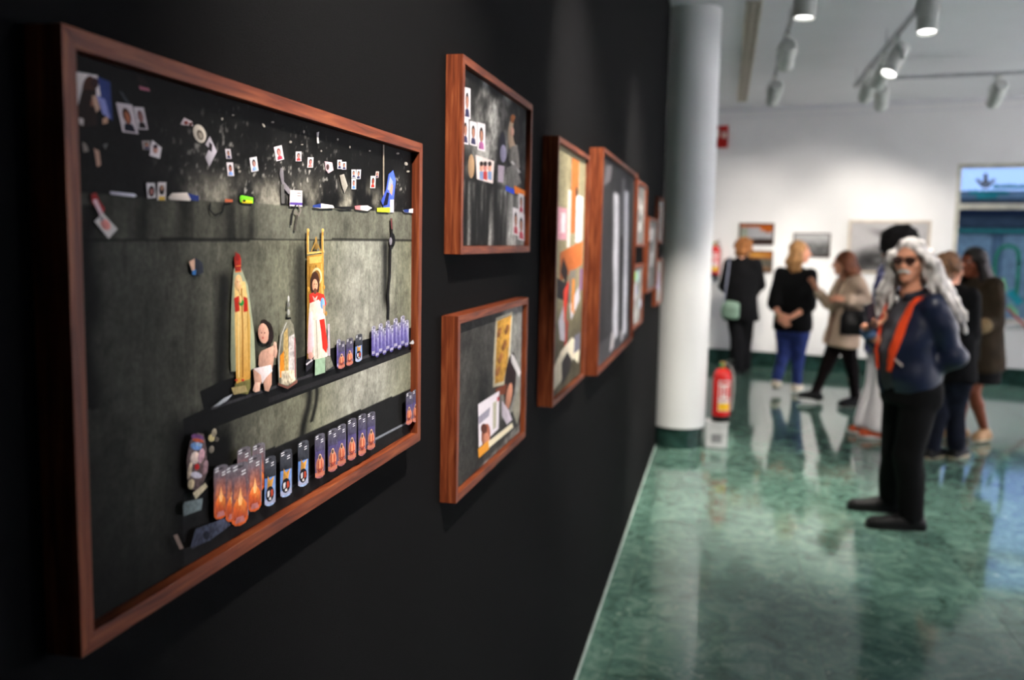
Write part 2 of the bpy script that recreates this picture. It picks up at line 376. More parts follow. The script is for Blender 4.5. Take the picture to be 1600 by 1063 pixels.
def spot(loc, aim, watts, label, size=52.0, blend=0.7, tint=(1.0, 0.93, 0.84), lit=True):
    """a cylindrical can on a yoke, clipped on the track; its lamp shines along the can"""
    x, y = loc; e = empty('track_spotlight', (x, y, ZT-0.018)); tag(e, label, 'spotlight', 'white cylindrical track spotlights')
    MB().box((-0.02, -0.06, -0.03), (0.02, 0.06, 0.0)).build('adapter', GREYM, e, bevel=0.004)
    piv = np.array([0, 0, -0.175]); d = np.array(aim, float)-(np.array([x, y, ZT-0.018])+piv); d /= np.linalg.norm(d)
    up = np.array([0, 0, 1.0]) if abs(d[2]) < 0.97 else np.array([0, 1.0, 0])
    sx = np.cross(d, up); sx /= np.linalg.norm(sx); sy = np.cross(sx, d)
    R = lambda p: tuple(piv+sx*p[0]+sy*p[1]+d*p[2])
    yk = MB(); yk.tube([(0, 0, -0.03), (0, 0, -0.05)], 0.012, 10)
    for sg in (-1, 1):
        a = np.array(R((sg*0.069, 0, 0))); yk.tube([(0, 0, -0.045), a+np.array([0, 0, 0.06]), a], 0.007, 6)
    yk.build('bracket', GREYM, e, smooth=True)
    pr = [(0.0, -0.145), (0.052, -0.145), (0.062, -0.133), (0.062, 0.125), (0.057, 0.125), (0.054, 0.105)]
    MB().lathe(pr, 32, (0, 0, 0), R).build('can', GREYM, e, smooth=True)
    MB().lathe([(0.0, 0.106), (0.053, 0.106), (0.053, 0.110), (0.0, 0.110)], 32, (0, 0, 0), R).build('lens', LENS if lit else GREYM, e)
    ld = bpy.data.lights.new('lamp', 'SPOT'); ld.energy = watts; ld.spot_size = math.radians(size); ld.spot_blend = blend; ld.shadow_soft_size = 0.035; ld.color = tint
    lo = bpy.data.objects.new('lamp', ld); link(lo, e); lo.location = R((0, 0, 0.135))
    lo.rotation_euler = Vector(d).to_track_quat('-Z', 'Y').to_euler()
    return e
T1, T2 = 0.40, 1.22
def track_y(px, py, X, z):       # where along a track a lamp seen at that pixel hangs
    r = ray(px, py); return EYE[1]+r[1]*((z-EYE[2])/r[2])
# in view
spot((T1, 5.72), (0.22, 5.6, 0.0), W_ROOM*0.8, 'lit cylindrical spotlight at the top edge of the photo, on the track beside the column')
spot((T1, 7.45), (0.35, 12.6, 0.9), W_FAR*1.3, 'second spotlight down the track nearest the column, aimed at the far wall', 30)
spot((T1, 9.25), (-0.1, 12.75, 1.3), W_FAR, 'last and farthest spotlight on the track nearest the column')
spot((T2-0.07, 6.22), (1.1, 5.7, 0.0), W_ROOM, 'cylindrical spotlight with bluish white lens at the top edge above the grey-haired man')
spot((T2, 7.75), (0.25, 6.9, 0.9), W_ROOM, 'large tilted spotlight with its lit lens turned toward the camera')
spot((T2, 8.35), (0.5, 12.6, 0.8), W_FAR*1.2, 'spotlight just behind the large tilted one, aimed at the far wall', 28)
spot((T2, 9.15), (1.0, 12.5, 1.5), W_FAR, 'spotlight at the end of the lengthwise track, pointing down to the far wall')
spot((1.42, 9.67), (1.75, 12.4, 1.5), W_FAR, 'left spotlight hanging from the crosswise ceiling track')
spot((2.40, 9.51), (2.3, 12.2, 1.3), W_FAR*0.6, 'right spotlight hanging from the crosswise ceiling track')
# the rest of the two lengthwise tracks, over and behind the camera
for k, (y, ay, az, f) in enumerate(((0.64, 1.38, 1.46, 0.92), (2.05, 3.20, 1.55, 1.0), (3.90, 5.2, 1.5, 1.0))):
    spot((T1, y), (WX, ay, az), W_WALL*f, 'spotlight over the black wall, number %s from the camera end of its track' % ('one', 'two', 'three')[k], 50, 0.9)
spot((T1, 5.20), (-0.25, 7.2, 0.7), W_ROOM*1.0, 'spotlight aimed at the white column from in front of it', 30, 0.8)
for k, (y, ax, ay) in enumerate(((0.6, 4.5, 1.0), (3.0, 1.3, 5.6), (5.0, 1.1, 9.4))):
    spot((T2, y), (ax, ay, (0.6, 0.6, 0.5)[k]), W_ROOM, 'spotlight lighting the open floor, %s of those over the camera side' % ('first', 'second', 'third')[k], (70, 70, 38)[k], 0.8)
# unseen window-side track, added so its lamps bounce fill light off the right wall
track((4.9, -2.5), (4.9, 8.6), 'added unseen ceiling track along the right wall, carrying the fill spotlights')
for k, (y, ax, ay, az) in enumerate(((2.6, 7.1, 3.9, 1.7), (4.2, 7.1, 4.0, 1.9), (5.6, 7.1, 8.2, 1.8), (7.6, 7.1, 8.6, 1.7), (8.3, 7.1, 9.8, 1.7))):
    spot((4.9, y), (ax, ay, az), W_FILL, 'added fill spotlight washing the right-hand wall, %s along the unseen window-side track' % ('first', 'second', 'third', 'fourth', 'fifth')[k], 80, 0.8, (1.0, 0.94, 1.0))

# ------------------------------------------------------------------ framed photographs on the black wall
def vnoise(x, y, seed, oct=4):
    """fractal value noise in 0..1"""
    out = np.zeros_like(x, float); amp = 0.5; tot = 0; rs = np.random.RandomState(seed)
    for o in range(oct):
        g = rs.rand(64, 64); xi = np.floor(x).astype(int); yi = np.floor(y).astype(int); fx = x-xi; fy = y-yi
        fx = fx*fx*(3-2*fx); fy = fy*fy*(3-2*fy); a = xi % 64; b = yi % 64; a1 = (a+1) % 64; b1 = (b+1) % 64
        out += amp*((g[a, b]*(1-fx)+g[a1, b]*fx)*(1-fy)+(g[a, b1]*(1-fx)+g[a1, b1]*fx)*fy)
        tot += amp; amp *= 0.55; x = x*2.03+11.3; y = y*2.03+5.7
    return out/tot
def sm(x, a, b):
    t = np.clip((x-a)/(b-a), 0, 1); return t*t*(3-2*t)
class Print:
    """a flat photographic print in the plane x = X: a fine coloured grid plus flat printed shapes laid on it"""
    def __init__(s, X, y0, y1, z0, z1):
        s.X, s.y0, s.y1, s.z0, s.z1 = X, y0, y1, z0, z1; s.v = []; s.f = []; s.c = []; s.k = 0
    def base(s, nu, nv, fn):
        U, V = np.meshgrid(np.linspace(0, 1, nu+1), np.linspace(0, 1, nv+1), indexing='ij')
        Y = s.y0+(s.y1-s.y0)*U; Z = s.z0+(s.z1-s.z0)*V
        px, py = to_px(np.stack([np.full_like(Y, s.X), Y, Z], -1))
        C = fn(U, V, px, py)                       # sRGB 0..255 with mottle in the 4th channel
        C = np.concatenate([lin(np.clip(C[..., :3], 0, 255)), C[..., 3:]], -1)
        s.v += [(s.X, a, b) for a, b in zip(Y.ravel(), Z.ravel())]; s.c += [tuple(q) for q in C.reshape(-1, 4)]
        for i in range(nu):
            for j in range(nv):
                a = i*(nv+1)+j; s.f.append((a, a+nv+1, a+nv+2, a+1))
    def uv(s, pts, col, mott=0.15, cols=None):
        s.k += 1; X = s.X+1.2e-5*s.k; o = len(s.v); q = []
        for u, v in pts:
            u = min(max(u, 0.0), 1.0); v = min(max(v, 0.0), 1.0); q.append((s.y0+(s.y1-s.y0)*u, s.z0+(s.z1-s.z0)*v))
        ar = sum(q[i][0]*q[(i+1) % len(q)][1]-q[(i+1) % len(q)][0]*q[i][1] for i in range(len(q)))
        if cols: cl = list(cols)
        elif len(q) > 4:                      # shading painted into printed shapes, as if lit from the right and above
            xs = [a for a, b in q]; zs = [b for a, b in q]; x0, x1, z0, z1 = min(xs), max(xs), min(zs), max(zs)
            cl = [tuple(min(255.0, c*(0.76+0.32*(a-x0)/(x1-x0+1e-9)+0.14*(b-z0)/(z1-z0+1e-9))) for c in col) for a, b in q]
        else: cl = [col]*len(q)
        if ar < 0: q.reverse(); cl.reverse()
        s.v += [(X, a, b) for a, b in q]; s.c += [tuple(lin(c))+(mott,) for c in cl]; s.f.append(tuple(range(o, o+len(q))))
    def p(s, pts, col, mott=0.15, cols=None):
        w = [on_x(a, b, s.X) for a, b in pts]
        s.uv([((a[1]-s.y0)/(s.y1-s.y0), (a[2]-s.z0)/(s.z1-s.z0)) for a in w], col, mott, cols)
    def e(s, cx, cy, rx, ry, col, ang=0, mott=0.15, n=14):
        ca, sa = math.cos(ang), math.sin(ang)
        s.p([(cx+rx*math.cos(t)*ca-ry*math.sin(t)*sa, cy+rx*math.cos(t)*sa+ry*math.sin(t)*ca) for t in (2*math.pi*i/n for i in range(n))], col, mott)
    def line(s, pts, w, col, mott=0.1):
        for (x0, y0), (x1, y1) in zip(pts[:-1], pts[1:]):
            d = math.hypot(x1-x0, y1-y0)+1e-9; nx, ny = -(y1-y0)/d*w/2, (x1-x0)/d*w/2
            s.p([(x0+nx, y0+ny), (x1+nx, y1+ny), (x1-nx, y1-ny), (x0-nx, y0-ny)], col, mott)
    def card(s, x0, y0, x1, y1, shear=0.0, hair=(30, 24, 22), skin=(170, 120, 100), top=(60, 60, 90), bg=(225, 218, 222), slope=0.0):
        """a small passport photo: pale card, head with hair, shoulders"""
        w, h = x1-x0, y1-y0
        def P(u, v): return (x0+w*u+shear*(v), y0+h*v+slope*u*w)
        s.p([P(0, 0), P(1, 0), P(1, 1), P(0, 1)], bg, 0.05)
        s.p([P(0.5+0.27*math.cos(t), 0.42+0.28*math.sin(t)) for t in np.linspace(0, 6.28, 12)[:-1]], hair, 0.1)
        s.p([P(0.14, 0.95), P(0.22, 0.72), P(0.5, 0.64), P(0.78, 0.72), P(0.86, 0.95)], top, 0.1)
        s.p([P(0.5+0.17*math.cos(t), 0.48+0.22*math.sin(t)) for t in np.linspace(0, 6.28, 12)[:-1]], skin, 0.1)
    def jar(s, x, yb, w, h, kind, tilt=0.05):
        """a printed picture of a glass candle: glass with glints, and a coloured label or flame below"""
        yt = yb-h; d = -tilt*w
        L = lambda u, v: (x-w/2+w*u, yb-h*v+(d*(u-0.5)*2))
        top, mid, bot = {'blue': ((70, 72, 80), (34, 36, 44), (150, 172, 210)), 'flame': ((104, 100, 108), (118, 84, 88), (206, 92, 40)), 'purple': ((134, 132, 150), (92, 84, 140), (70, 62, 122)), 'orange': ((84, 82, 92), (60, 54, 84), (150, 92, 96))}[kind]
        s.p([L(0.06, 0.5), L(0.94, 0.5), L(1, 0.62), L(0.99, 0.955), L(0.80, 0.99), L(0.5, 1.0), L(0.20, 0.99), L(0.01, 0.955), L(0, 0.62)], top, 0.3, [mid, mid, mid, top, top, top, top, top, mid])
        s.p([L(0.0, 0.52), L(0.03, 0.05), L(0.2, -0.01), L(0.5, -0.03), L(0.8, -0.01), L(0.97, 0.05), L(1.0, 0.52)], bot, 0.25, [mid, bot, bot, bot, bot, bot, mid])
        s.p([L(0.3, 0.93), L(0.5, 0.955), L(0.7, 0.93), L(0.5, 0.90)], tuple(0.55*c for c in top), 0.1)
        if kind == 'flame':
            s.p([L(0.12, 0.42), L(0.88, 0.42), L(0.8, 0.78), L(0.2, 0.78)], mid, 0.3, [(196, 110, 70), (176, 96, 72), (112, 92, 100), (116, 96, 104)])
            s.p([L(0.15, 0.08), L(0.85, 0.08), L(0.9, 0.3), L(0.66, 0.42), L(0.3, 0.42), L(0.1, 0.3)], bot, 0.2, [(150, 60, 40), (150, 60, 40), (226, 104, 44), (246, 150, 70), (246, 150, 70), (226, 104, 44)])
            s.p([L(0.43, 0.30), L(0.58, 0.30), L(0.63, 0.40), L(0.52, 0.60), L(0.40, 0.40)], (255, 206, 140), 0.03, [(255, 190, 110), (255, 190, 110), (255, 220, 160), (240, 150, 90), (255, 220, 160)])
            s.p([L(0.2, 0.02), L(0.8, 0.02), L(0.7, 0.12), L(0.3, 0.12)], (176, 110, 110), 0.2)
        elif kind == 'purple':
            s.p([L(0.55, 0.1), L(0.85, 0.1), L(0.85, 0.7), L(0.55, 0.7)], (136, 130, 180), 0.25, [(90, 84, 150), (90, 84, 150), (160, 156, 190), (160, 156, 190)]); s.p([L(0.1, 0.04), L(0.9, 0.04), L(0.85, 0.14), L(0.15, 0.14)], (150, 146, 166), 0.2)
        elif kind == 'orange':
            s.p([L(0.03, 0.1), L(0.97, 0.1), L(0.97, 0.60), L(0.03, 0.60)], mid, 0.2, [(96, 76, 100), (96, 76, 100), (78, 70, 116), (66, 60, 106)]); s.p([L(0.03, 0.02), L(0.97, 0.02), L(0.97, 0.12), L(0.03, 0.12)], (176, 106, 86), 0.15)
            s.p([L(0.5+0.40*math.cos(t), 0.27+0.2*math.sin(t)) for t in np.linspace(0, 6.28, 15)[:-1]], (176, 112, 88), 0.25); s.p([L(0.28, 0.10), L(0.74, 0.10), L(0.72, 0.34), L(0.56, 0.44), L(0.44, 0.44), L(0.3, 0.34)], (166, 72, 52), 0.3); s.line([L(0.2, 0.2), L(0.5, 0.12), L(0.8, 0.2)], 1.0, (70, 44, 50)); s.p([L(0.4, 0.2), L(0.6, 0.2), L(0.58, 0.4), L(0.42, 0.4)], (206, 134, 96), 0.2)
            s.p([L(0.5+0.15*math.cos(t), 0.46+0.075*math.sin(t)) for t in np.linspace(0, 6.28, 11)[:-1]], (190, 160, 130), 0.1); s.p([L(0.5+0.10*math.cos(t), 0.455+0.05*math.sin(t)) for t in np.linspace(0, 6.28, 9)[:-1]], (74, 48, 46), 0.1)
        else:
            s.p([L(0.03, 0.12), L(0.97, 0.12), L(0.97, 0.56), L(0.03, 0.56)], bot, 0.15, [(110, 130, 176), (150, 166, 200), (96, 140, 206), (84, 124, 190)]); s.p([L(0.03, 0.02), L(0.97, 0.02), L(0.97, 0.14), L(0.03, 0.12)], (160, 164, 190), 0.15)
            s.p([L(0.22, 0.32), L(0.66, 0.34), L(0.84, 0.56), L(0.5, 0.5), L(0.3, 0.6)], (196, 140, 62), 0.3)
            s.p([L(0.48+0.36*math.cos(t), 0.22+0.16*math.sin(t)) for t in np.linspace(0, 6.28, 13)[:-1]], (24, 22, 28), 0.2)
            s.p([L(0.28, 0.16), L(0.44, 0.18), L(0.46, 0.30), L(0.26, 0.28)], (206, 200, 200), 0.2); s.p([L(0.56, 0.14), L(0.78, 0.18), L(0.74, 0.30), L(0.56, 0.30)], (170, 66, 42), 0.2); s.p([L(0.4, 0.10), L(0.6, 0.09), L(0.58, 0.15), L(0.42, 0.15)], (200, 196, 196), 0.1)
        for u, v in ((0.2, 0.93), (0.2, 0.88), (0.68, 0.83), (0.68, 0.78)):
            s.p([L(u-0.1, v), L(u+0.14, v+0.015), L(u+0.14, v+0.035), L(u-0.1, v+0.02)], (226, 226, 230), 0)
        s.line([L(0.97, 0.1), L(0.97, 0.88)], max(0.5, w*0.04), tuple(min(255, 1.25*c) for c in top))
    def build(s, parent, name='print'):
        me = bpy.data.meshes.new(name); me.from_pydata(s.v, [], s.f); me.update()
        ca = me.color_attributes.new('Col', 'FLOAT_COLOR', 'POINT'); ca.data.foreach_set('color', np.array(s.c, np.float32).ravel())
        me.materials.append(PRINT); o = bpy.data.objects.new(name, me); link(o, parent)
        o.matrix_parent_inverse = Matrix.Translation(-parent.location); return o
def rect(a, b, c, d): return [(a, b), (c, b), (c, d), (a, d)]

def frame(y0, y1, z0, z1, depth, label, rail=0.014, recess=0.011, name='framed_photograph'):
    """wooden box frame of four mitred rails standing off the wall; returns the thing and its print plane"""
    e = empty(name, (WX, (y0+y1)/2, z0)); tag(e, label, 'framed photo', 'framed photographs on the black wall')
    xf = WX+depth; xb = WX+0.0005
    o = np.array([WX, (y0+y1)/2, z0]); r = rail
    def railm(q):           # q: outer a, outer b, inner b, inner a as (y, z)
        v = [(x, y, z) for x in (xb, xf) for y, z in q]; v = [tuple(np.array(p)-o) for p in v]
        return v, [(0, 1, 2, 3), (7, 6, 5, 4), (0, 4, 5, 1), (1, 5, 6, 2), (2, 6, 7, 3), (3, 7, 4, 0)]
    for q, m in (([(y0, z0), (y1, z0), (y1-r, z0+r), (y0+r, z0+r)], WOOD_H), ([(y0, z1), (y1, z1), (y1-r, z1-r), (y0+r, z1-r)], WOOD_H),
                 ([(y0, z0), (y0, z1), (y0+r, z1-r), (y0+r, z0+r)], WOOD_V), ([(y1, z0), (y1, z1), (y1-r, z1-r), (y1-r, z0+r)], WOOD_V)):
        v, f = railm(q); b = MB(); b.add(v, f); b.build('frame_rail', m, e, bevel=0.0008)
    b = MB(); b.box((0.002, y0+r-o[1], r), (depth-recess-0.002, y1-r-o[1], z1-z0-r)); b.build('backing_board', mat('black_backing', (16, 16, 16), 0.8), e)
    return e, Print(xf-recess, y0+r+0.001, y1-r-0.001, z0+r+0.001, z1-r-0.001)

# --- A: the large photograph in front: candles, figurines and passport photos on a concrete wall
eA, A = frame(0.551, 1.312, 1.296, 1.739, 0.030, 'largest nearest framed photograph, showing candles and figurines on concrete shelves')
def ybase(px, x0, y0, x1, y1): return y0+(px-x0)*(y1-y0)/(x1-x0)
def baseA(U, V, px, py):
    n = vnoise(U*16, V*9, 1, 6); nf = vnoise(U*70, V*40, 2, 4); st = vnoise(U*34, V*2.5, 3, 4); big = vnoise(U*5, V*3, 4, 3)
    C = np.zeros(U.shape+(4,)); L1 = ybase(px, 108, 301, 645, 333); L2 = ybase(px, 110, 374, 645, 375.5)
    top = py < L1
    # concrete
    right = sm(px, 240, 520); k = 66+52*right+30*sm(px, 480, 560)*(1-sm(px, 590, 640))
    k = k*(0.70+0.46*n+0.30*(st-0.5)+0.22*(nf-0.5)); k = k*(1-0.38*sm(py, 480, 900)*(1-0.7*sm(px, 280, 420)))*(1-0.25*sm(300-px, 60, 190))
    tint = np.stack([1.0+0*U, 0.985+0.03*big, 0.84+0.08*sm(px, 480, 560)*(1-sm(px, 590, 640))+0.06*(1-right)], -1)
    con = k[..., None]*tint
    con[st > 0.63] *= 0.86
    # upper ledge face
    lf = (py >= L1) & (py < L2)
    kk = (72+42*sm(px, 260, 560))*(0.55+0.6*n+0.5*(st-0.5))
    kk = kk*(1-0.55*np.clip((vnoise(U*26, V*3, 9, 3)-0.52)*4, 0, 1)*(1-sm(px, 420, 560)))
    con[lf] = kk[lf][:, None]*np.array([1.0, 1.0, 0.88])
    # dark rock above the ledge
    rk = 13+40*np.clip(n-0.42, 0, 1)*2*(0.3+0.7*sm(px, 200, 450)); sp = np.clip((vnoise(U*130, V*70, 17, 3)-0.66)*12, 0, 1)*sm(px, 170, 400)*np.clip((n-0.40)*5, 0, 1)
    rock = (rk+120*sp)[..., None]*np.array([1.0, 0.98, 0.94])
    patch = sm(py-L1, -62, -10)*np.clip((vnoise(U*15+3, V*8, 12, 4)-0.42)*6, 0, 1)*sm(px, 205, 360)*(1-sm(px, 570, 625))
    rock = rock*(1-patch[..., None])+patch[..., None]*np.array([128, 124, 112])*(0.75+0.5*nf)[..., None]
    rock *= (1-0.65*sm(V, 0.88, 0.975))[..., None]  # top band darkened: shade under the frame's upper rail painted in
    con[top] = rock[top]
    jl = np.abs(py-L2) < 2.0; con[jl] *= 0.42
    # wet dark stains running down
    for x0, w, y0, y1 in ((135, 17, 320, 640), (478, 5, 590, 700), (489, 3, 590, 660)):
        a = np.exp(-((px-x0-6*np.sin(py/23))/w)**2)*(py > y0)*(py < y1)*0.8; con *= (1-a)[..., None]
    # soft dark shade beside the figures, the rosary and the altar
    def shade(x0, w, y0, y1, a, sl=0.0):
        q = np.exp(-((px-x0-sl*(py-y0))/w)**2)*sm(py, y0, y0+25)*(1-sm(py, y1-15, y1+8))*a; con[...] = con*(1-q)[..., None]
    shade(350, 11, 415, 612, 0.75, -0.03); shade(470, 9, 372, 590, 0.6, -0.02); shade(602, 5, 362, 480, 0.75); shade(398, 12, 500, 605, 0.4)
    sd_ = sm(px+26*(n-0.5), 240, 300)*sm(py+30*(nf-0.5), 630, 690)*(1-sm(px, 352, 372)); con *= (1-0.88*sd_)[..., None]
    lo_ = sm(py+40*(n-0.5), 800, 930)*0.35; con *= (1-lo_)[..., None]
    # black base of the altar
    yb = np.interp(px, [100, 285, 286, 340, 440, 540, 646], [2000, 2000, 776, 737, 694, 650, 606]); db = py > yb
    con[db] = (17+10*n[db])[:, None]*np.array([1, 1, 1.02])
    C[..., :3] = con; C[..., 3] = np.where(top, 0.35, 0.24); C[..., 3][db] = 0.2
    return C
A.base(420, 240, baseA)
BK = (14, 14, 15)
# shadow-dark wedge left of the shelf, the shelf and its lip
A.p([(312, 612), (345, 596), (420, 573), (512, 546), (646, 511), (646, 549), (336, 668), (288, 700), (286, 655), (318, 640)], BK, 0.1)
A.p([(330, 636), (646, 531), (646, 535), (330, 641)], (48, 47, 50), 0.2); A.p([(420, 622), (646, 541), (646, 548), (420, 630)], (30, 29, 31), 0.2)
# sill lines at the lower edge
A.line([(300, 858), (430, 775), (646, 655)], 3, (46, 48, 52)); A.line([(310, 878), (480, 776), (646, 677)], 4, (88, 88, 86), 0.5); A.line([(560, 700), (646, 655)], 3, (120, 124, 132))
# passport photos and scraps stuck on the dark rock
A.p([(108, 110), (152, 118), (158, 150), (136, 152), (132, 190), (122, 192)], (196, 186, 184), 0.05); A.p([(152, 120), (172, 128), (176, 190), (160, 168)], (44, 58, 110), 0.1)
A.e(139, 138, 11, 20, (66, 40, 30), 0.1); A.p([(128, 140), (150, 140), (152, 196), (122, 200), (120, 170)], (34, 24, 20)); A.e(148, 130, 6, 9, (52, 34, 32)); A.e(146, 158, 4, 9, (150, 100, 80), 0.3)
A.p([(150, 148), (164, 156), (172, 186), (160, 178)], (128, 134, 190), 0.1); A.p([(143, 150), (150, 149), (156, 170), (150, 176)], (186, 150, 130)); A.p([(123, 184), (130, 186), (130, 196), (124, 194)], (176, 168, 164)); A.p([(160, 186), (168, 182), (168, 192), (160, 194)], (190, 150, 120))
A.card(181, 160, 206, 206, 10, hair=(58, 32, 24), skin=(150, 88, 60), top=(20, 22, 36), bg=(196, 184, 188), slope=0.15); A.card(208, 167, 224, 202, 7, hair=(90, 58, 54), skin=(130, 90, 84), top=(24, 16, 18), bg=(190, 180, 184), slope=0.05)
A.p([(185, 142), (191, 144), (204, 164), (196, 160)], (58, 62, 68)); A.p([(216, 134), (232, 138), (234, 143), (218, 140)], (164, 96, 112)); A.p([(212, 117), (228, 124), (231, 134), (217, 132)], (30, 22, 22))
A.card(221, 220, 234, 234, 2, bg=(150, 140, 138)); A.p([(237, 219), (252, 231), (249, 248), (233, 243)], (214, 206, 210), 0.03); A.e(242, 234, 4, 6, (176, 126, 114)); A.e(242, 229, 4, 3.5, (52, 40, 48))
A.p([(128, 222), (134, 226), (138, 236), (130, 238)], (120, 112, 104)); A.p([(146, 232), (154, 236), (157, 258), (151, 261)], (176, 140, 122)); A.p([(160, 226), (168, 224), (164, 234)], (96, 96, 94))
A.p([(281, 194), (287, 184), (299, 190), (301, 197), (283, 195)], (186, 172, 176)); A.e(290, 192, 3.5, 3.2, (110, 52, 46)); A.e(297, 194, 3, 3, (90, 60, 56))
A.e(311, 209, 9.5, 15, (196, 186, 172), -0.35, 0.05); A.e(312, 211, 5, 8.5, (92, 84, 74), -0.35); A.e(312, 212, 3, 5, (150, 140, 126), -0.35)
A.p([(327, 213), (338, 237), (326, 261), (320, 246), (326, 232), (320, 226)], (188, 180, 188), 0.05); A.p([(326, 222), (331, 226), (330, 238), (325, 234)], (34, 26, 30))
A.card(351, 233, 359, 248, 2, bg=(214, 204, 210)); A.card(353, 254, 363, 275, 2, skin=(160, 90, 74), top=(120, 150, 210), bg=(220, 210, 214)); A.card(389, 247, 400, 269, 3, skin=(176, 128, 118), top=(140, 170, 220), bg=(226, 220, 224), slope=-0.2)
A.card(427, 230, 439, 252, 4, hair=(120, 70, 66), skin=(206, 130, 120), top=(176, 50, 74), bg=(232, 222, 226), slope=-0.25); A.card(461, 237, 470, 252, 0, hair=(26, 20, 22), skin=(178, 130, 118), top=(170, 60, 60), bg=(196, 186, 190)); A.card(480, 246, 489, 262, -1, skin=(190, 110, 104), top=(206, 120, 116), bg=(226, 216, 216))
A.p([(506, 252), (518, 254), (520, 266), (512, 271), (508, 266)], (206, 176, 182)); A.e(511, 261, 2.4, 4.5, (72, 52, 50)); A.card(526, 250, 533, 264, 0, bg=(226, 220, 224)); A.card(533, 253, 540, 265, 0, bg=(216, 206, 212)); A.card(548, 265, 555, 278, 0, bg=(220, 212, 210)); A.card(556, 265, 563, 280, -1, bg=(216, 212, 222)); A.card(548, 279, 555, 296, 0, skin=(180, 120, 104), top=(84, 130, 210), bg=(232, 228, 232)); A.card(578, 275, 586, 294, -1, hair=(40, 24, 22), skin=(150, 60, 44), top=(190, 50, 40), bg=(228, 224, 216)); A.card(586, 268, 591, 278, -1, skin=(180, 110, 96), bg=(210, 180, 170))
A.p([(493, 207), (497, 206), (496, 214), (497, 224), (494, 224)], (214, 210, 206)); A.p([(529, 274), (536, 272), (542, 290), (537, 302), (533, 292)], (150, 144, 134)); A.p([(437, 262), (441, 266), (442, 284), (452, 296), (450, 304), (440, 292), (435, 272)], (128, 122, 128)); A.p([(437, 288), (442, 288), (443, 318), (438, 318)], (96, 94, 92))
A.p([(597, 226), (599, 225), (599, 304), (597, 306)], (150, 138, 122)); A.p([(606, 272), (613, 266), (617, 282), (613, 320), (600, 330), (594, 314), (602, 296)], (72, 96, 206)); A.p([(608, 276), (613, 284), (610, 300), (604, 296)], (146, 156, 214)); A.p([(603, 300), (607, 302), (604, 320), (597, 322)], (20, 22, 40)); A.p([(610, 286), (613, 290), (611, 306), (607, 300)], (196, 150, 120)); A.p([(608, 312), (614, 312), (614, 332), (608, 332)], (196, 190, 204))
for x, y, w, h, r in ((345, 186, 3, 4, 0), (362, 180, 4, 2, 0), (410, 196, 7, 3, 1), (424, 191, 5, 3, 0), (473, 206, 3, 5, 0), (452, 222, 4, 4, 1), (526, 218, 3, 4, 0), (545, 230, 2, 4, 0), (620, 240, 5, 3, 0), (633, 256, 6, 5, 1), (636, 268, 5, 3, 0), (470, 226, 4, 2, 0), (500, 236, 3, 3, 0), (576, 236, 3, 2, 0), (370, 262, 3, 5, 0), (372, 268, 4, 4, 0)): A.e(x, y, w/2, h/2, (150, 144, 134), r)
# pens, lighters, cards along the ledge
A.p([(169, 299), (207, 303), (211, 306), (207, 308), (170, 304)], (206, 202, 214), 0.03); A.p([(226, 286), (239, 286), (241, 309), (228, 310)], (206, 200, 202)); A.e(234, 299, 5, 9, (34, 24, 24)); A.e(234, 300, 2.6, 5, (150, 96, 90)); A.p([(244, 285), (257, 285), (256, 313), (243, 313)], (206, 198, 198)); A.e(250, 297, 4.5, 8, (44, 34, 32)); A.e(250, 294, 2.5, 4, (150, 110, 90)); A.p([(245, 307), (255, 307), (255, 313), (245, 313)], (196, 160, 70))
A.p([(260, 309), (266, 302), (290, 301), (296, 311), (294, 314), (262, 312)], (206, 196, 186), 0.04); A.p([(290, 302), (308, 306), (308, 314), (296, 313)], (40, 56, 120)); A.line([(326, 316), (325, 328), (333, 337), (345, 331), (348, 317)], 2.2, (16, 16, 18)); A.p([(349, 311), (361, 312), (361, 316), (349, 316)], (180, 92, 62))
A.p([(372, 309), (374, 305), (393, 309), (393, 318), (373, 316)], (120, 220, 40), 0.02); A.p([(376, 312), (392, 314), (392, 318), (376, 317)], (236, 206, 40), 0.02); A.e(379, 314, 2.5, 2, (20, 20, 20))
A.p([(451, 297), (470, 298), (470, 323), (450, 322)], (214, 204, 204), 0.02); A.p([(451, 316), (470, 317), (470, 321), (450, 320)], (84, 60, 146)); A.line([(462, 302), (468, 302)], 1, (60, 60, 60)); A.line([(462, 306), (468, 306)], 1, (60, 60, 60)); A.line([(453, 311), (468, 312)], 0.7, (150, 140, 150))
A.line([(460, 320), (455, 330), (452, 352)], 2.5, (34, 32, 32)); A.line([(463, 320), (468, 328), (464, 338), (458, 330)], 2, (120, 112, 106)); A.line([(462, 336), (458, 360)], 3, (70, 66, 60))
A.p([(486, 321), (500, 318), (518, 321), (520, 325), (500, 326), (487, 324)], (216, 210, 206), 0.02); A.p([(486, 321), (499, 318), (499, 325), (487, 324)], (40, 60, 130)); A.p([(520, 323), (548, 323), (550, 327), (530, 327)], (22, 22, 24)); A.p([(552, 322), (572, 321), (579, 325), (572, 330), (553, 327)], (222, 212, 206), 0.02); A.p([(552, 322), (561, 321), (561, 328), (553, 327)], (214, 120, 124)); A.p([(587, 325), (607, 324), (607, 332), (587, 331)], (204, 214, 50), 0.02); A.p([(628, 329), (645, 326), (645, 333), (630, 332)], (216, 212, 216), 0.02); A.p([(628, 328), (637, 327), (637, 332), (630, 332)], (34, 54, 120))
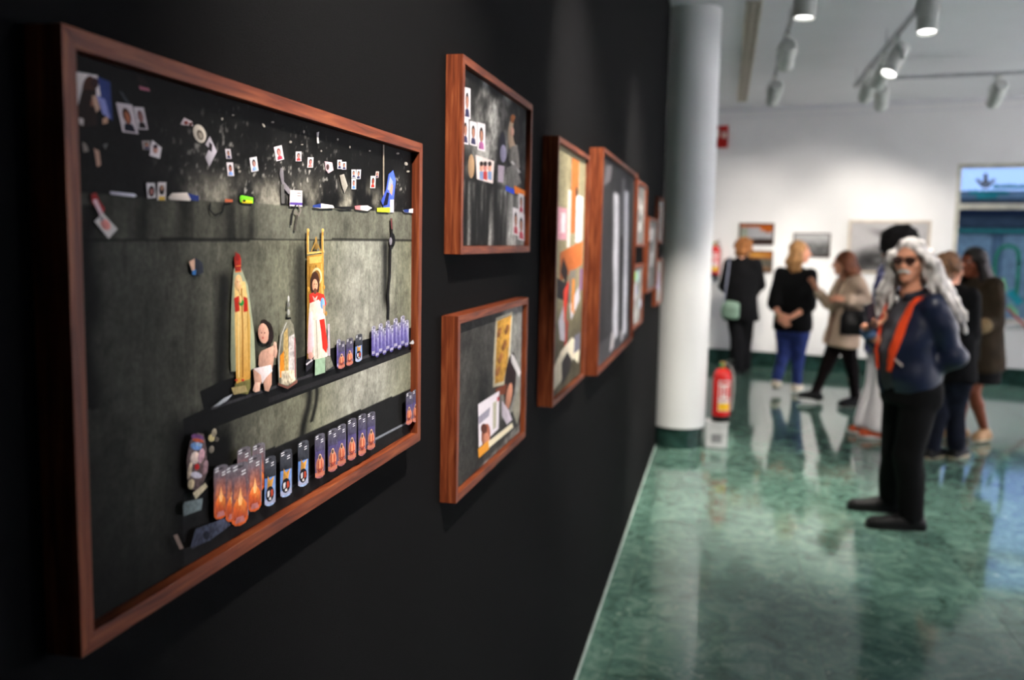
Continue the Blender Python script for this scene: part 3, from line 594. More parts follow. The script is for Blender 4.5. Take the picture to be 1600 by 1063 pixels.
# red ribbon tag hanging on the left
A.p([(138, 304), (146, 301), (152, 314), (160, 326), (157, 337), (150, 330), (141, 318)], (150, 44, 44)); A.p([(141, 313), (147, 311), (158, 334), (153, 338)], (206, 176, 184)); A.p([(157, 333), (180, 358), (166, 373), (144, 346)], (206, 200, 196), 0.03); A.e(161, 351, 7, 10, (206, 132, 124), -0.6); A.p([(151, 340), (156, 337), (159, 344), (154, 347)], (140, 130, 134))
A.p([(292, 408), (302, 403), (313, 410), (315, 426), (304, 431), (296, 428)], (44, 48, 58)); A.p([(292, 409), (301, 404), (301, 422), (297, 424)], (196, 158, 136)); A.p([(297, 423), (303, 421), (303, 430), (297, 429)], (50, 110, 176))
# hanging rosary and its shadow
A.line([(609, 341), (610, 362), (608, 390), (607, 432), (604, 460), (605, 480), (604, 500)], 3.2, (24, 22, 22)); A.e(611, 375, 4.5, 11, (16, 16, 18)); A.e(608, 377, 2.4, 6, (120, 116, 124)); A.line([(609, 341), (610, 358)], 2, (110, 60, 60))
# crowned figure in a yellow robe
A.p([(362, 420), (366, 412), (374, 420), (384, 446), (394, 520), (396, 574), (386, 580), (358, 580), (357, 560), (358, 480)], (150, 156, 130), 0.1); A.p([(363, 440), (380, 440), (388, 500), (388, 590), (384, 600), (366, 600), (364, 520)], (206, 168, 84), 0.12, [(226, 190, 120), (232, 200, 130), (206, 160, 70), (190, 140, 60), (176, 124, 50), (190, 140, 60), (216, 180, 96)])
A.line([(374, 450), (376, 520), (376, 590)], 2.2, (150, 100, 36)); A.line([(383, 470), (386, 580)], 1.6, (176, 130, 56)); A.line([(369, 460), (370, 590)], 1.4, (226, 204, 140))
A.p([(364, 600), (388, 592), (388, 606), (384, 616), (362, 614)], (96, 92, 52), 0.3); A.e(366, 594, 2.5, 2, (170, 60, 36)); A.e(376, 594, 2.5, 2, (180, 56, 36)); A.p([(358, 606), (380, 602), (384, 612), (362, 617)], (150, 134, 92), 0.2)
A.e(369, 442, 6.2, 13, (216, 170, 116)); A.e(369, 441, 3.4, 7, (226, 176, 130)); A.e(371, 440, 0.8, 0.8, (80, 50, 40)); A.e(367.6, 440, 0.8, 0.8, (80, 50, 40)); A.line([(369, 452), (373, 466)], 1, (120, 80, 50))
A.p([(362, 466), (370, 462), (371, 486), (364, 488)], (176, 40, 26)); A.p([(377, 463), (383, 466), (384, 486), (377, 488)], (180, 42, 28)); A.e(373.5, 473, 4.2, 5, (40, 140, 60)); A.e(372, 468, 2, 6, (226, 180, 120))
A.p([(362, 402), (368, 400), (373, 404), (373, 424), (364, 425)], (150, 40, 30)); A.e(367.5, 402, 4.5, 6, (130, 28, 24)); A.e(365, 396, 1.8, 2.4, (110, 40, 30)); A.line([(364, 416), (373, 415)], 1.2, (214, 130, 60)); A.line([(364, 425), (373, 424)], 1.5, (226, 120, 50))
# infant doll
A.e(416.5, 520, 7.5, 18, (30, 21, 20), -0.12, 0.4); A.e(409, 504, 6, 5, (34, 24, 22), 0, 0.4); A.p([(400, 570), (401, 556), (405, 548), (408, 560), (414, 574), (412, 582), (404, 578)], (190, 146, 126)); A.p([(406, 548), (424, 540), (426, 552), (422, 576), (404, 576)], (196, 152, 132)); A.p([(424, 546), (428, 536), (430, 548), (428, 560), (423, 556)], (206, 160, 140)); A.e(426, 538, 2.5, 4, (214, 170, 150))
A.p([(392, 578), (404, 574), (408, 590), (404, 600), (394, 598)], (192, 148, 128)); A.p([(404, 574), (421, 572), (421, 600), (416, 612), (410, 610), (407, 592)], (186, 142, 122)); A.p([(392, 576), (420, 570), (422, 580), (412, 590), (406, 600), (404, 586)], (214, 200, 200)); A.p([(395, 597), (403, 598), (402, 611), (395, 613), (391, 610)], (206, 164, 146)); A.e(408, 521, 8.4, 16, (200, 150, 130), -0.1); A.e(407, 528, 1.4, 1.4, (176, 70, 60)); A.e(405, 520, 1, 1, (60, 40, 36)); A.e(410, 520, 1, 1, (60, 40, 36)); A.e(418, 530, 2.5, 13, (34, 24, 24))
# glass dome
A.p([(432, 600), (430, 560), (434, 520), (443, 500), (449, 498), (455, 508), (459, 540), (460, 594), (446, 604)], (112, 110, 96), 0.25); A.p([(438, 580), (440, 520), (446, 512), (448, 590)], (176, 150, 96), 0.4); A.p([(433, 590), (434, 556), (440, 548), (441, 590)], (206, 126, 34), 0.3); A.p([(447, 592), (448, 526), (456, 522), (457, 592)], (190, 182, 180), 0.4); A.p([(436, 600), (436, 580), (456, 578), (458, 594), (446, 602)], (196, 184, 160), 0.5); A.line([(457, 528), (458, 590)], 1.4, (150, 70, 80)); A.line([(433, 590), (432, 556), (436, 524), (444, 504)], 1.0, (190, 190, 184)); A.line([(445, 498), (451, 497)], 3, (20, 20, 20))
A.e(447, 488, 2, 5, (150, 150, 146)); A.e(447, 476, 2.4, 4, (110, 110, 106)); A.e(447, 467, 1.4, 5, (176, 176, 174)); A.p([(430, 598), (446, 604), (461, 593), (461, 598), (446, 608), (431, 602)], (110, 70, 60))
# throne and seated robed figure
GO = (176, 132, 56)
A.p([(476, 400), (502, 396), (503, 470), (504, 556), (476, 566)], (156, 116, 48), 0.25); A.p([(480, 402), (499, 400), (499, 410), (480, 412)], (206, 164, 86)); A.line([(480, 416), (481, 470)], 2, (120, 84, 30)); A.line([(490, 414), (490, 440)], 1.6, (110, 78, 28)); A.line([(499, 412), (500, 470)], 2, (206, 164, 84)); A.line([(476, 396), (503, 393)], 3, (214, 174, 96))
for x in (477.5, 500.5): A.line([(x, 396), (x-0.5, 376), (x, 362)], 3, GO); A.e(x, 360, 2, 3, (206, 166, 90)); A.line([(x+1, 394), (x+0.6, 368)], 1, (226, 190, 120))
A.line([(482, 394), (489, 378), (490, 370), (491, 380), (498, 393)], 2, (150, 116, 56)); A.e(490, 386, 3, 5, (120, 92, 44)); A.e(478, 452, 2, 4, GO); A.e(502, 449, 2, 4, GO)
A.e(491, 432, 8, 14, (190, 176, 130)); A.e(491, 433, 6, 11, (120, 84, 40)); A.e(488, 444, 7.5, 20, (58, 34, 24)); A.p([(479, 460), (488, 456), (502, 460), (506, 474), (503, 482), (480, 476)], (196, 48, 36), 0.12)
A.p([(480, 474), (494, 468), (503, 480), (506, 520), (508, 556), (500, 566), (482, 560), (476, 540), (478, 500)], (206, 196, 180), 0.14); A.p([(479, 490), (484, 486), (486, 540), (482, 556), (476, 552)], (214, 170, 176), 0.1); A.p([(495, 500), (503, 498), (508, 540), (506, 552), (500, 544), (498, 520)], (200, 44, 34), 0.12); A.e(500, 474, 3.6, 9, (116, 160, 206)); A.line([(490, 500), (492, 560)], 1.6, (156, 146, 134)); A.line([(486, 500), (487, 556)], 1.2, (226, 218, 206)); A.e(505, 490, 2.4, 4, (150, 116, 60)); A.p([(500, 476), (504, 478), (504, 490), (501, 490)], (206, 150, 120))
A.e(488, 446, 4.4, 10, (206, 150, 120)); A.e(488.4, 455, 3, 4.5, (96, 58, 44)); A.e(487, 444, 0.8, 0.8, (50, 34, 30)); A.e(490, 444, 0.8, 0.8, (50, 34, 30)); A.p([(484, 462), (488, 466), (492, 462), (490, 470), (486, 470)], (214, 170, 160))
A.p([(508, 506), (511, 506), (512, 556), (508, 556)], (176, 164, 172)); A.p([(488, 562), (504, 558), (504, 582), (488, 587)], (140, 166, 140), 0.15); A.p([(504, 558), (512, 556), (517, 572), (505, 580)], (112, 112, 100), 0.4); A.p([(474, 562), (486, 558), (484, 572), (474, 582)], (34, 32, 40)); A.line([(474, 570), (484, 562)], 2.4, (190, 184, 190)); A.e(481, 556, 4, 6, (190, 140, 130))
A.p([(327, 636), (345, 622), (358, 616), (350, 626), (336, 634)], (156, 160, 166), 0.2)
# candles standing on the upper shelf
for x, yb, w, h, kd in ((525, 574, 6, 44, 'purple'), (529.5, 575, 11, 42, 'orange'), (542, 570, 11, 42, 'orange'), (556, 564, 11, 42, 'blue')): A.jar(x, yb, w, h, kd, 0.15)
for x, yb, h in ((579, 557, 46), (590, 553, 46), (601, 549, 46), (613, 545, 46), (624, 541, 46)): A.jar(x, yb-2, 6.5, h, 'purple', 0.15); A.jar(x+6, yb, 6.5, h-5, 'purple', 0.15)
A.p([(634, 537), (640, 531), (645, 535), (640, 538)], (176, 174, 176))
# the altar below: cluttered figure, burning and unlit candles
A.p([(288, 690), (300, 676), (310, 678), (314, 700), (316, 736), (310, 752), (298, 768), (286, 760), (283, 720)], (96, 80, 80), 0.5)
for x, y, rx, ry, c in ((300, 683, 10, 5, (110, 70, 120)), (301, 688, 9, 3, (206, 96, 60)), (298, 697, 9, 6, (110, 150, 206)), (302, 694, 6, 3, (160, 190, 226)), (296, 715, 7, 10, (206, 186, 176)), (306, 712, 5, 12, (206, 160, 170)), (299, 729, 4, 5, (176, 40, 40)), (298, 742, 9, 5, (190, 186, 200)), (288, 735, 3, 14, (176, 160, 140)), (290, 756, 5, 8, (176, 160, 130)), (312, 730, 4, 12, (150, 120, 126)), (322, 684, 5, 6, (196, 180, 130)), (326, 676, 4, 7, (150, 140, 120)), (330, 686, 4, 4, (90, 84, 76)), (322, 702, 4, 6, (120, 112, 100))): A.e(x, y, rx, ry, c, 0.2, 0.4)
A.p([(293, 770), (312, 754), (316, 760), (297, 780)], (190, 178, 150), 0.3); A.p([(277, 790), (280, 784), (308, 778), (306, 796), (278, 806)], (110, 122, 124), 0.3); A.p([(288, 856), (297, 826), (345, 808), (352, 820), (320, 844)], (62, 66, 82), 0.5); A.e(314, 836, 5, 7, (30, 32, 42)); A.p([(262, 836), (268, 834), (278, 856), (272, 858)], (130, 112, 102)); A.p([(320, 870), (332, 862), (334, 867), (324, 873)], (150, 132, 112)); A.p([(306, 880), (318, 872), (320, 874), (308, 884)], (110, 108, 106))
for x, yb, w, h, kd in ((373, 778, 21, 80, 'flame'), (396, 766, 20, 74, 'flame'), (336, 808, 22, 82, 'flame'), (354, 812, 22, 86, 'flame'), (366, 818, 27, 96, 'flame'), (389, 796, 22, 86, 'flame'),
                        (413, 788, 18, 76, 'blue'), (438, 774, 19, 72, 'blue'), (465, 758, 17, 70, 'blue'), (491, 745, 16, 68, 'orange'), (511, 735, 15, 66, 'orange'), (525, 726, 14, 64, 'orange'), (541, 717, 14, 64, 'orange'), (557, 710, 13, 64, 'orange'), (571, 701, 13, 58, 'orange'), (631, 662, 10, 50, 'orange'), (641, 658, 10, 50, 'orange')): A.jar(x, yb, w, h, kd, 0.16)
A.build(eA)

# --- B: upper small photograph
eB, B = frame(1.52, 2.098, 1.575, 1.908, 0.030, 'small framed photo of passport portraits on dark rock, upper one of the first stacked pair')
def baseB(U, V, px, py):
    n = vnoise(U*9, V*7, 21, 5); nf = vnoise(U*40, V*26, 22, 3); st = vnoise(U*22, V*2, 23, 4); led = py > ybase(px, 722, 281, 828, 310)
    k = 24+90*np.clip(n-0.45, 0, 1)*2; g = np.exp(-((U-0.42)/0.22)**2)*np.clip((n-0.35)*3, 0, 1)*(V > 0.4); k = k+90*g*(0.6+0.8*nf)
    k[led] = (20+150*np.clip(st-0.42, 0, 1)*2*(0.4+n)+60*sm(U, 0.55, 0.9))[led]
    C = np.zeros(U.shape+(4,)); C[..., :3] = k[..., None]*np.array([1.0, 0.99, 0.96]); C[..., 3] = 0.4; return C
B.base(90, 60, baseB)
for a in ((725, 136, 735, 184), (723, 184, 732, 224), (734, 189, 745, 226), (746, 191, 758, 234)): B.card(*a, top=(160, 90, 140) if a[0] > 740 else (50, 50, 80), slope=0.25)
B.p([(743, 242), (772, 252), (770, 287), (745, 280)], (214, 200, 196), 0.05)
for x, c in ((752, (196, 140, 120)), (758, (190, 120, 110)), (765, (206, 150, 130))): B.e(x, 262, 3, 7, c); B.e(x, 256, 3, 4, (40, 28, 26)); B.p([(x-3, 268), (x+3, 268), (x+3, 282), (x-3, 280)], (176, 60, 60) if x == 758 else (120, 140, 180))
B.e(736, 260, 5, 19, (156, 126, 96)); B.e(785, 228, 5, 22, (34, 34, 44)); B.e(786, 240, 5, 14, (130, 126, 150)); B.p([(778, 258), (788, 260), (786, 286), (778, 284)], (160, 146, 160))
B.e(800, 212, 6.5, 26, (176, 150, 126)); B.e(801, 186, 4, 7, (150, 90, 50)); B.e(806, 205, 5, 22, (40, 34, 32)); B.e(800, 206, 3, 7, (196, 150, 130)); B.p([(797, 230), (808, 226), (812, 262), (803, 268), (795, 250)], (120, 116, 110), 0.4); B.line([(799, 252), (812, 270)], 3, (196, 190, 186)); B.p([(792, 262), (806, 256), (814, 286), (800, 296), (790, 290)], (112, 110, 106), 0.4)
B.p([(790, 290), (803, 296), (803, 304), (790, 298)], (50, 76, 196), 0.05); B.p([(803, 290), (826, 300), (825, 308), (804, 302)], (226, 120, 40), 0.05)
for a in ((810, 302, 818, 332), (801, 324, 810, 366), (809, 332, 819, 374)): B.card(*a, top=(170, 70, 80), bg=(214, 206, 208), slope=0.3)
B.e(825, 190, 2, 8, (150, 120, 124)); B.e(825, 268, 1.6, 8, (150, 110, 120)); B.build(eB)

# --- C: lower small photograph
eC, Cc = frame(1.51, 2.092, 1.142, 1.470, 0.030, 'small framed photo of a cigarette and torn portrait, lower of the first stacked pair')
def baseC(U, V, px, py):
    n = vnoise(U*10, V*7, 31, 5); nf = vnoise(U*40, V*26, 32, 3)
    k = 34+44*n*(0.6+0.8*nf); r = sm(U, 0.60, 0.72)*(V > 0.2); k = k*(1-r)+r*(120+40*n*nf*2)
    low = py > ybase(px, 715, 770, 822, 650); k[low] = (60+110*nf*n*1.6)[low]
    sh = np.exp(-((U-0.36)/0.09)**2)*np.exp(-((V-0.35)/0.25)**2)*0.7*(~low); k = k*(1-sh)
    C = np.zeros(U.shape+(4,)); C[..., :3] = k[..., None]*np.array([1.0, 0.99, 0.94]); C[..., 3] = 0.4; return C
Cc.base(90, 60, baseC)
Cc.p([(775, 497), (801, 487), (796, 575), (790, 600), (770, 606), (771, 560)], (196, 186, 160), 0.2); Cc.p([(777, 502), (799, 492), (794, 560), (787, 596), (773, 600)], (190, 142, 60), 0.5)
for x, y in ((780, 520), (788, 540), (782, 560), (792, 515), (778, 580)): Cc.e(x, y, 3, 9, (140, 90, 50), 0.3, 0.5)
Cc.e(797, 596, 9, 46, (40, 26, 26), 0.1); Cc.p([(798, 552), (803, 556), (814, 582), (811, 590), (799, 566)], (226, 220, 218), 0.04); Cc.e(795, 620, 4.5, 22, (190, 130, 104), 0.15); Cc.p([(774, 608), (792, 600), (790, 616), (776, 618)], (110, 56, 36)); Cc.p([(784, 626), (794, 640), (800, 656), (792, 664), (784, 650)], (196, 186, 196)); Cc.p([(800, 640), (812, 600), (815, 640), (808, 664)], (150, 146, 130), 0.3)
Cc.p([(747, 632), (780, 611), (779, 670), (748, 700)], (222, 214, 220), 0.04); Cc.p([(747, 652), (766, 636), (764, 650), (748, 664)], (150, 146, 160)); Cc.p([(770, 630), (776, 626), (775, 668), (770, 672)], (176, 172, 150)); Cc.e(759, 680, 7, 18, (150, 90, 70), 0.1); Cc.e(760, 688, 5, 12, (196, 130, 104)); Cc.e(756, 670, 5, 8, (90, 50, 40)); Cc.p([(776, 622), (780, 618), (780, 626), (777, 628)], (176, 60, 66))
Cc.p([(763, 690), (800, 661), (802, 668), (764, 700)], (226, 216, 186), 0.05); Cc.p([(747, 702), (763, 688), (764, 702), (748, 716)], (222, 150, 50), 0.05); Cc.build(eC)

# --- D: tall photograph with an orange cross shape
eD, D = frame(2.375, 2.945, 1.163, 1.870, 0.042, 'tall colourful framed collage photo left of the large dark one')
def baseD(U, V, px, py):
    n = vnoise(U*8, V*9, 41, 4); st = vnoise(U*14, V*1.5, 42, 3); k = 96+60*st+40*n; k = k*(0.55+0.45*sm(V, 0.1, 0.5))
    C = np.zeros(U.shape+(4,)); C[..., :3] = k[..., None]*np.array([0.98, 0.92, 0.72]); C[..., 3] = 0.4; return C
D.base(50, 60, baseD)
def U(P, rows, mott=0.25):
    for pts, c in rows: P.uv(pts, c, mott)
U(D, [(rect(0, 0.13, 0.10, 1.0), (206, 60, 62)), (rect(0.50, 0.66, 0.74, 0.98), (176, 104, 52)), (rect(0.40, 0.60, 0.5, 0.84), (206, 200, 190)), (rect(0.68, 0.62, 0.93, 0.83), (214, 206, 210)), (rect(0.1, 0.63, 0.38, 0.76), (206, 150, 160)), (rect(0.2, 0.66, 0.33, 0.74), (214, 206, 210)),
      ([(0.2, 0.58), (0.95, 0.63), (0.95, 0.52), (0.7, 0.50), (0.2, 0.46)], (176, 96, 48)), ([(0.22, 0.5), (0.42, 0.44), (0.46, 0.50), (0.3, 0.56)], (34, 26, 24)), ([(0.12, 0.48), (0.5, 0.44), (0.5, 0.36), (0.14, 0.40)], (40, 36, 36)), ([(0.34, 0.42), (0.5, 0.46), (0.42, 0.30), (0.34, 0.26)], (206, 60, 44)), ([(0.2, 0.3), (0.34, 0.36), (0.42, 0.2), (0.26, 0.22)], (180, 176, 182)), ([(0.5, 0.5), (0.72, 0.5), (0.7, 0.36), (0.52, 0.36)], (120, 116, 106)), ([(0.55, 0.35), (0.85, 0.42), (0.9, 0.36), (0.6, 0.28)], (196, 190, 196)), ([(0.6, 0.46), (0.7, 0.46), (0.7, 0.3), (0.6, 0.32)], (206, 130, 50)), (rect(0.88, 0.4, 0.97, 0.5), (120, 70, 130)), ([(0.42, 0.3), (0.5, 0.28), (0.46, 0.16), (0.4, 0.18)], (160, 60, 50)), ([(0.02, 0.02), (0.3, 0.04), (0.72, 0.1), (0.9, 0.06), (0.95, 0.13), (0.66, 0.2), (0.3, 0.17), (0.08, 0.12)], (206, 196, 172)), ([(0.35, 0.02), (0.6, 0.05), (0.66, 0.1), (0.5, 0.15), (0.32, 0.12)], (44, 40, 40)), ([(0.72, 0.12), (0.95, 0.12), (0.95, 0.2), (0.74, 0.2)], (110, 108, 120))])
D.e(901, 300, 2, 8, (50, 36, 34)); D.build(eD)

# --- E: the large dark photograph with two pale vertical shapes
eE, E_ = frame(3.215, 4.50, 1.130, 1.925, 0.050, 'large framed dark photo with two tall pale vertical forms', recess=0.014)
def baseE(U, V, px, py):
    n = vnoise(U*8, V*6, 51, 5); w1 = np.exp(-((U-0.46+0.12*(V-0.5))/0.085)**4)*(V < 0.86)*(V > 0.06); w2 = np.exp(-((U-0.77+0.10*(V-0.5))/0.075)**4)*(V < 0.9)*(V > 0.05); w3 = np.exp(-((U-0.62)/0.05)**2)*(V > 0.62)*(V < 0.95)*0.5
    k = 34+30*n+26*(V < 0.12); k = k+(226-k)*np.clip(w1, 0, 1)*(0.7+0.45*n); k = k+(236-k)*np.clip(w2, 0, 1)*(0.7+0.45*n); k = k+(170-k)*w3
    C = np.zeros(U.shape+(4,)); C[..., :3] = k[..., None]*np.array([0.98, 0.97, 0.99]); C[..., 3] = 0.35; return C
E_.base(70, 50, baseE)
U(E_, [([(0.1, 0.86), (0.25, 0.9), (0.28, 0.98), (0.14, 0.96)], (110, 106, 108)), ([(0.36, 0.02), (0.46, 0.03), (0.5, 0.1), (0.4, 0.12)], (190, 184, 184)), ([(0.68, 0.02), (0.76, 0.03), (0.76, 0.09), (0.68, 0.08)], (180, 176, 176))]); E_.build(eE)

# --- F to J: the farther photographs
def small(seed, y0, y1, z0, z1, depth, label, cols, tone):
    e, P = frame(y0, y1, z0, z1, depth, label)
    def bs(U, V, px, py):
        n = vnoise(U*6, V*6, seed, 4); k = tone*(0.5+n); C = np.zeros(U.shape+(4,)); C[..., :3] = k[..., None]*np.array([1, 0.99, 0.96]); C[..., 3] = 0.35; return C
    P.base(24, 20, bs); r = random.Random(seed)
    for c in cols:
        u, v = r.uniform(0.1, 0.85), r.uniform(0.1, 0.8); w, h = r.uniform(0.08, 0.2), r.uniform(0.12, 0.35)
        P.uv([(u, v), (u+w, v+0.03), (u+w*0.9, v+h), (u+0.02, v+h*0.95)], c, 0.25)
    P.build(e)
small(61, 4.77, 5.32, 1.582, 1.92, 0.030, 'small grey framed photo just past the large dark one, upper of its pair', [(206, 200, 196), (190, 186, 180), (60, 58, 56), (160, 156, 150), (214, 210, 206), (50, 48, 50)], 120)
small(62, 4.72, 5.30, 1.150, 1.485, 0.030, 'small framed photo with green and blue patches, lower of the pair past the dark one', [(190, 206, 226), (120, 196, 206), (150, 196, 110), (206, 196, 206), (110, 130, 190), (214, 206, 196)], 140)
small(63, 5.53, 6.30, 1.303, 1.755, 0.032, 'single landscape framed grey photo between the second and third stacked pairs', [(200, 196, 194), (190, 188, 186), (70, 68, 66), (210, 206, 204)], 110)
small(64, 6.36, 6.94, 1.603, 1.915, 0.030, 'upper framed photo of the last pair beside the column', [(206, 170, 150), (190, 150, 130), (120, 90, 80), (206, 196, 190)], 120)
small(65, 6.38, 6.96, 1.168, 1.490, 0.030, 'lower framed photo with violet tones of the last pair beside the column', [(150, 140, 200), (176, 160, 206), (206, 200, 210), (110, 90, 120)], 130)
# caption cards
CAP = mat('caption_card', (206, 204, 204), 0.6, var=0.03); INK = mat('caption_ink', (90, 88, 92), 0.7)
for y, z, lb in ((1.352, 1.335, 'small white caption card on the black wall at the lower right of the largest photo'), (2.135, 1.19, 'small white caption card on the black wall right of the cigarette photo')):
    c = empty('caption_card', (WX, y, z)); tag(c, lb, 'caption card', 'caption cards on the black wall')
    MB().box((0.0005, -0.022, 0), (0.0035, 0.022, 0.06)).build('card', CAP, c)
    for k in range(4): MB().box((0.0035, -0.018, 0.048-0.011*k), (0.0037, 0.016-0.006*(k % 2), 0.051-0.011*k)).build('text_line', INK, c)

# ------------------------------------------------------------------ pictures on the far wall
def far_picture(x0, y0, x1, y1, label, rail, fm, paint, mount=0.0, depth=0.03):
    s0, z1 = far_hit(x0, y0, depth); s1, z0 = far_hit(x1, y1, depth); sc, zc = (s0+s1)/2, z0
    e = empty('wall_picture', farp((sc, 0, zc)), -FANG); tag(e, label, 'picture', 'pictures on the far white wall')
    w, h = s1-s0, z1-z0; r = rail
    for lo, hi in (((-w/2, -depth, 0), (w/2, -0.0005, r)), ((-w/2, -depth, h-r), (w/2, -0.0005, h)), ((-w/2, -depth, r), (-w/2+r, -0.0005, h-r)), ((w/2-r, -depth, r), (w/2, -0.0005, h-r))):
        MB().box(lo, hi).build('frame_rail', fm, e, bevel=0.001)
    me_v = []; me_f = []; me_c = []; nu, nv = 60, 44; m = mount
    U_, V_ = np.meshgrid(np.linspace(0, 1, nu+1), np.linspace(0, 1, nv+1), indexing='ij')
    C = paint(U_, V_)*0.82; C = np.concatenate([lin(np.clip(C, 0, 255)), np.full(U_.shape+(1,), 0.15)], -1)
    X = -w/2+r+m+(w-2*r-2*m)*U_; Z = r+m+(h-2*r-2*m)*V_
    for a, b in zip(X.ravel(), Z.ravel()): me_v.append((a, -depth*0.6, b))
    for i in range(nu):
        for j in range(nv): a = i*(nv+1)+j; me_f.append((a, a+nv+1, a+nv+2, a+1))
    o = mesh_obj('print', me_v, me_f, PRINT, e)
    ca = o.data.color_attributes.new('Col', 'FLOAT_COLOR', 'POINT'); ca.data.foreach_set('color', C.reshape(-1, 4).astype(np.float32).ravel())
    MB().box((-w/2+r, -depth*0.55, r), (w/2-r, -0.001, h-r)).build('mount', mat('white_mount', (226, 222, 218), 0.7), e)
DKF = mat('dark_picture_frame', (58, 42, 34), 0.5); CRF = mat('cream_picture_frame', (196, 184, 168), 0.5)
g3 = lambda k, t=(1, 1, 1): k[..., None]*np.array(t)
def paint1(u, v):
    n = vnoise(u*6, v*4, 71, 4); C = g3(186+30*(n-0.5)+0*u, (1, 1, 1.02)); o = (v > 0.86) | ((u > 0.62) & (v > 0.62+0.06*np.sin(u*20))); C[o] = np.array([206, 104, 34])*(0.8+0.4*n[o])[:, None]
    d = v < 0.26; C[d] = np.array([54, 42, 38])*(0.8+0.5*n[d])[:, None]; s = (u < 0.25) & (v > 0.15) & (v < 0.8); C[s] = C[s]*np.array([0.86, 0.9, 0.8]); return C
def paint2(u, v):
    n = vnoise(u*8, v*5, 72, 4); C = g3(110+60*(n-0.5), (1.0, 0.96, 0.86)); s = sm(v, 0.55, 0.75)[..., None]; C = C*(1-s)+s*np.array([196, 120, 50]); b = np.exp(-((v-0.82)/0.06)**2)*np.exp(-((u-0.5)/0.35)**2); C = C+b[..., None]*np.array([60, 80, 50]); l = (v < 0.25)[..., None]; C = np.where(l, C*np.array([1.25, 1.0, 0.85]), C); return C
def paint3(u, v):
    n = vnoise(u*7, v*5, 73, 5); k = 120+90*sm(v, 0.3, 0.9)+60*(n-0.5); k = np.where(v < 0.45, 60+130*n, k); k = np.where(v < 0.12, 70+40*n, k); return g3(k)
def paint4(u, v):
    n = vnoise(u*5, v*5, 74, 5); k = 214+0*u; m = sm(v, 0.78-0.5*np.abs(u-0.62), 0.5-0.5*np.abs(u-0.62)); k = k*(1-m)+m*(20+170*n); d = np.exp(-((v-0.72+0.5*(u-0.5))/0.08)**2)*np.exp(-((u-0.6)/0.25)**2); k = k*(1-0.75*d); return g3(k, (1, 0.985, 0.985))
far_picture(1155, 348.5, 1208, 383, 'upper orange-skied picture on the far wall, left of the blonde woman', 0.018, DKF, paint1)
far_picture(1157, 391, 1206, 426, 'lower sunset-coloured picture on the far wall behind the woman in the black coat', 0.012, DKF, paint2)
far_picture(1240, 364, 1296, 402, 'small black and white landscape picture on the far wall behind the blonde woman', 0.014, DKF, paint3)
far_picture(1327, 344, 1450, 430, 'large pale mountain picture in a cream frame on the far wall', 0.03, CRF, paint4, 0.0)

# ------------------------------------------------------------------ fire sign and fire extinguishers
RED = mat('glossy_red_enamel', (200, 26, 22), 0.25, var=0.06, spec=0.5); SWH = mat('sign_white', (226, 214, 200), 0.6)
s0, z1 = far_hit(1119.5, 197); s1, z0 = far_hit(1137, 231)
sg = empty('fire_sign', farp((s0, 0, z0)), -FANG); tag(sg, 'red fire extinguisher sign with pale pictogram high on the far wall beside the column', 'sign')
w, h = s1-s0, z1-z0
MB().box((0, -0.02, 0), (w, -0.0005, h)).build('plate', mat('sign_red', (176, 30, 26), 0.5), sg, bevel=0.002)
pg = MB(); sgp = lambda p: (p[0]*w, p[2], p[1]*h)
for poly in ([(0.12, 0.46), (0.30, 0.46), (0.30, 0.80), (0.12, 0.80)], [(0.16, 0.80), (0.26, 0.80), (0.26, 0.88), (0.16, 0.88)], [(0.55, 0.44), (0.85, 0.44), (0.92, 0.58), (0.80, 0.76), (0.74, 0.62), (0.66, 0.80), (0.52, 0.62)]): pg.prism(poly, -0.0215, -0.0205, sgp)
pg.build('pictogram', SWH, sg)
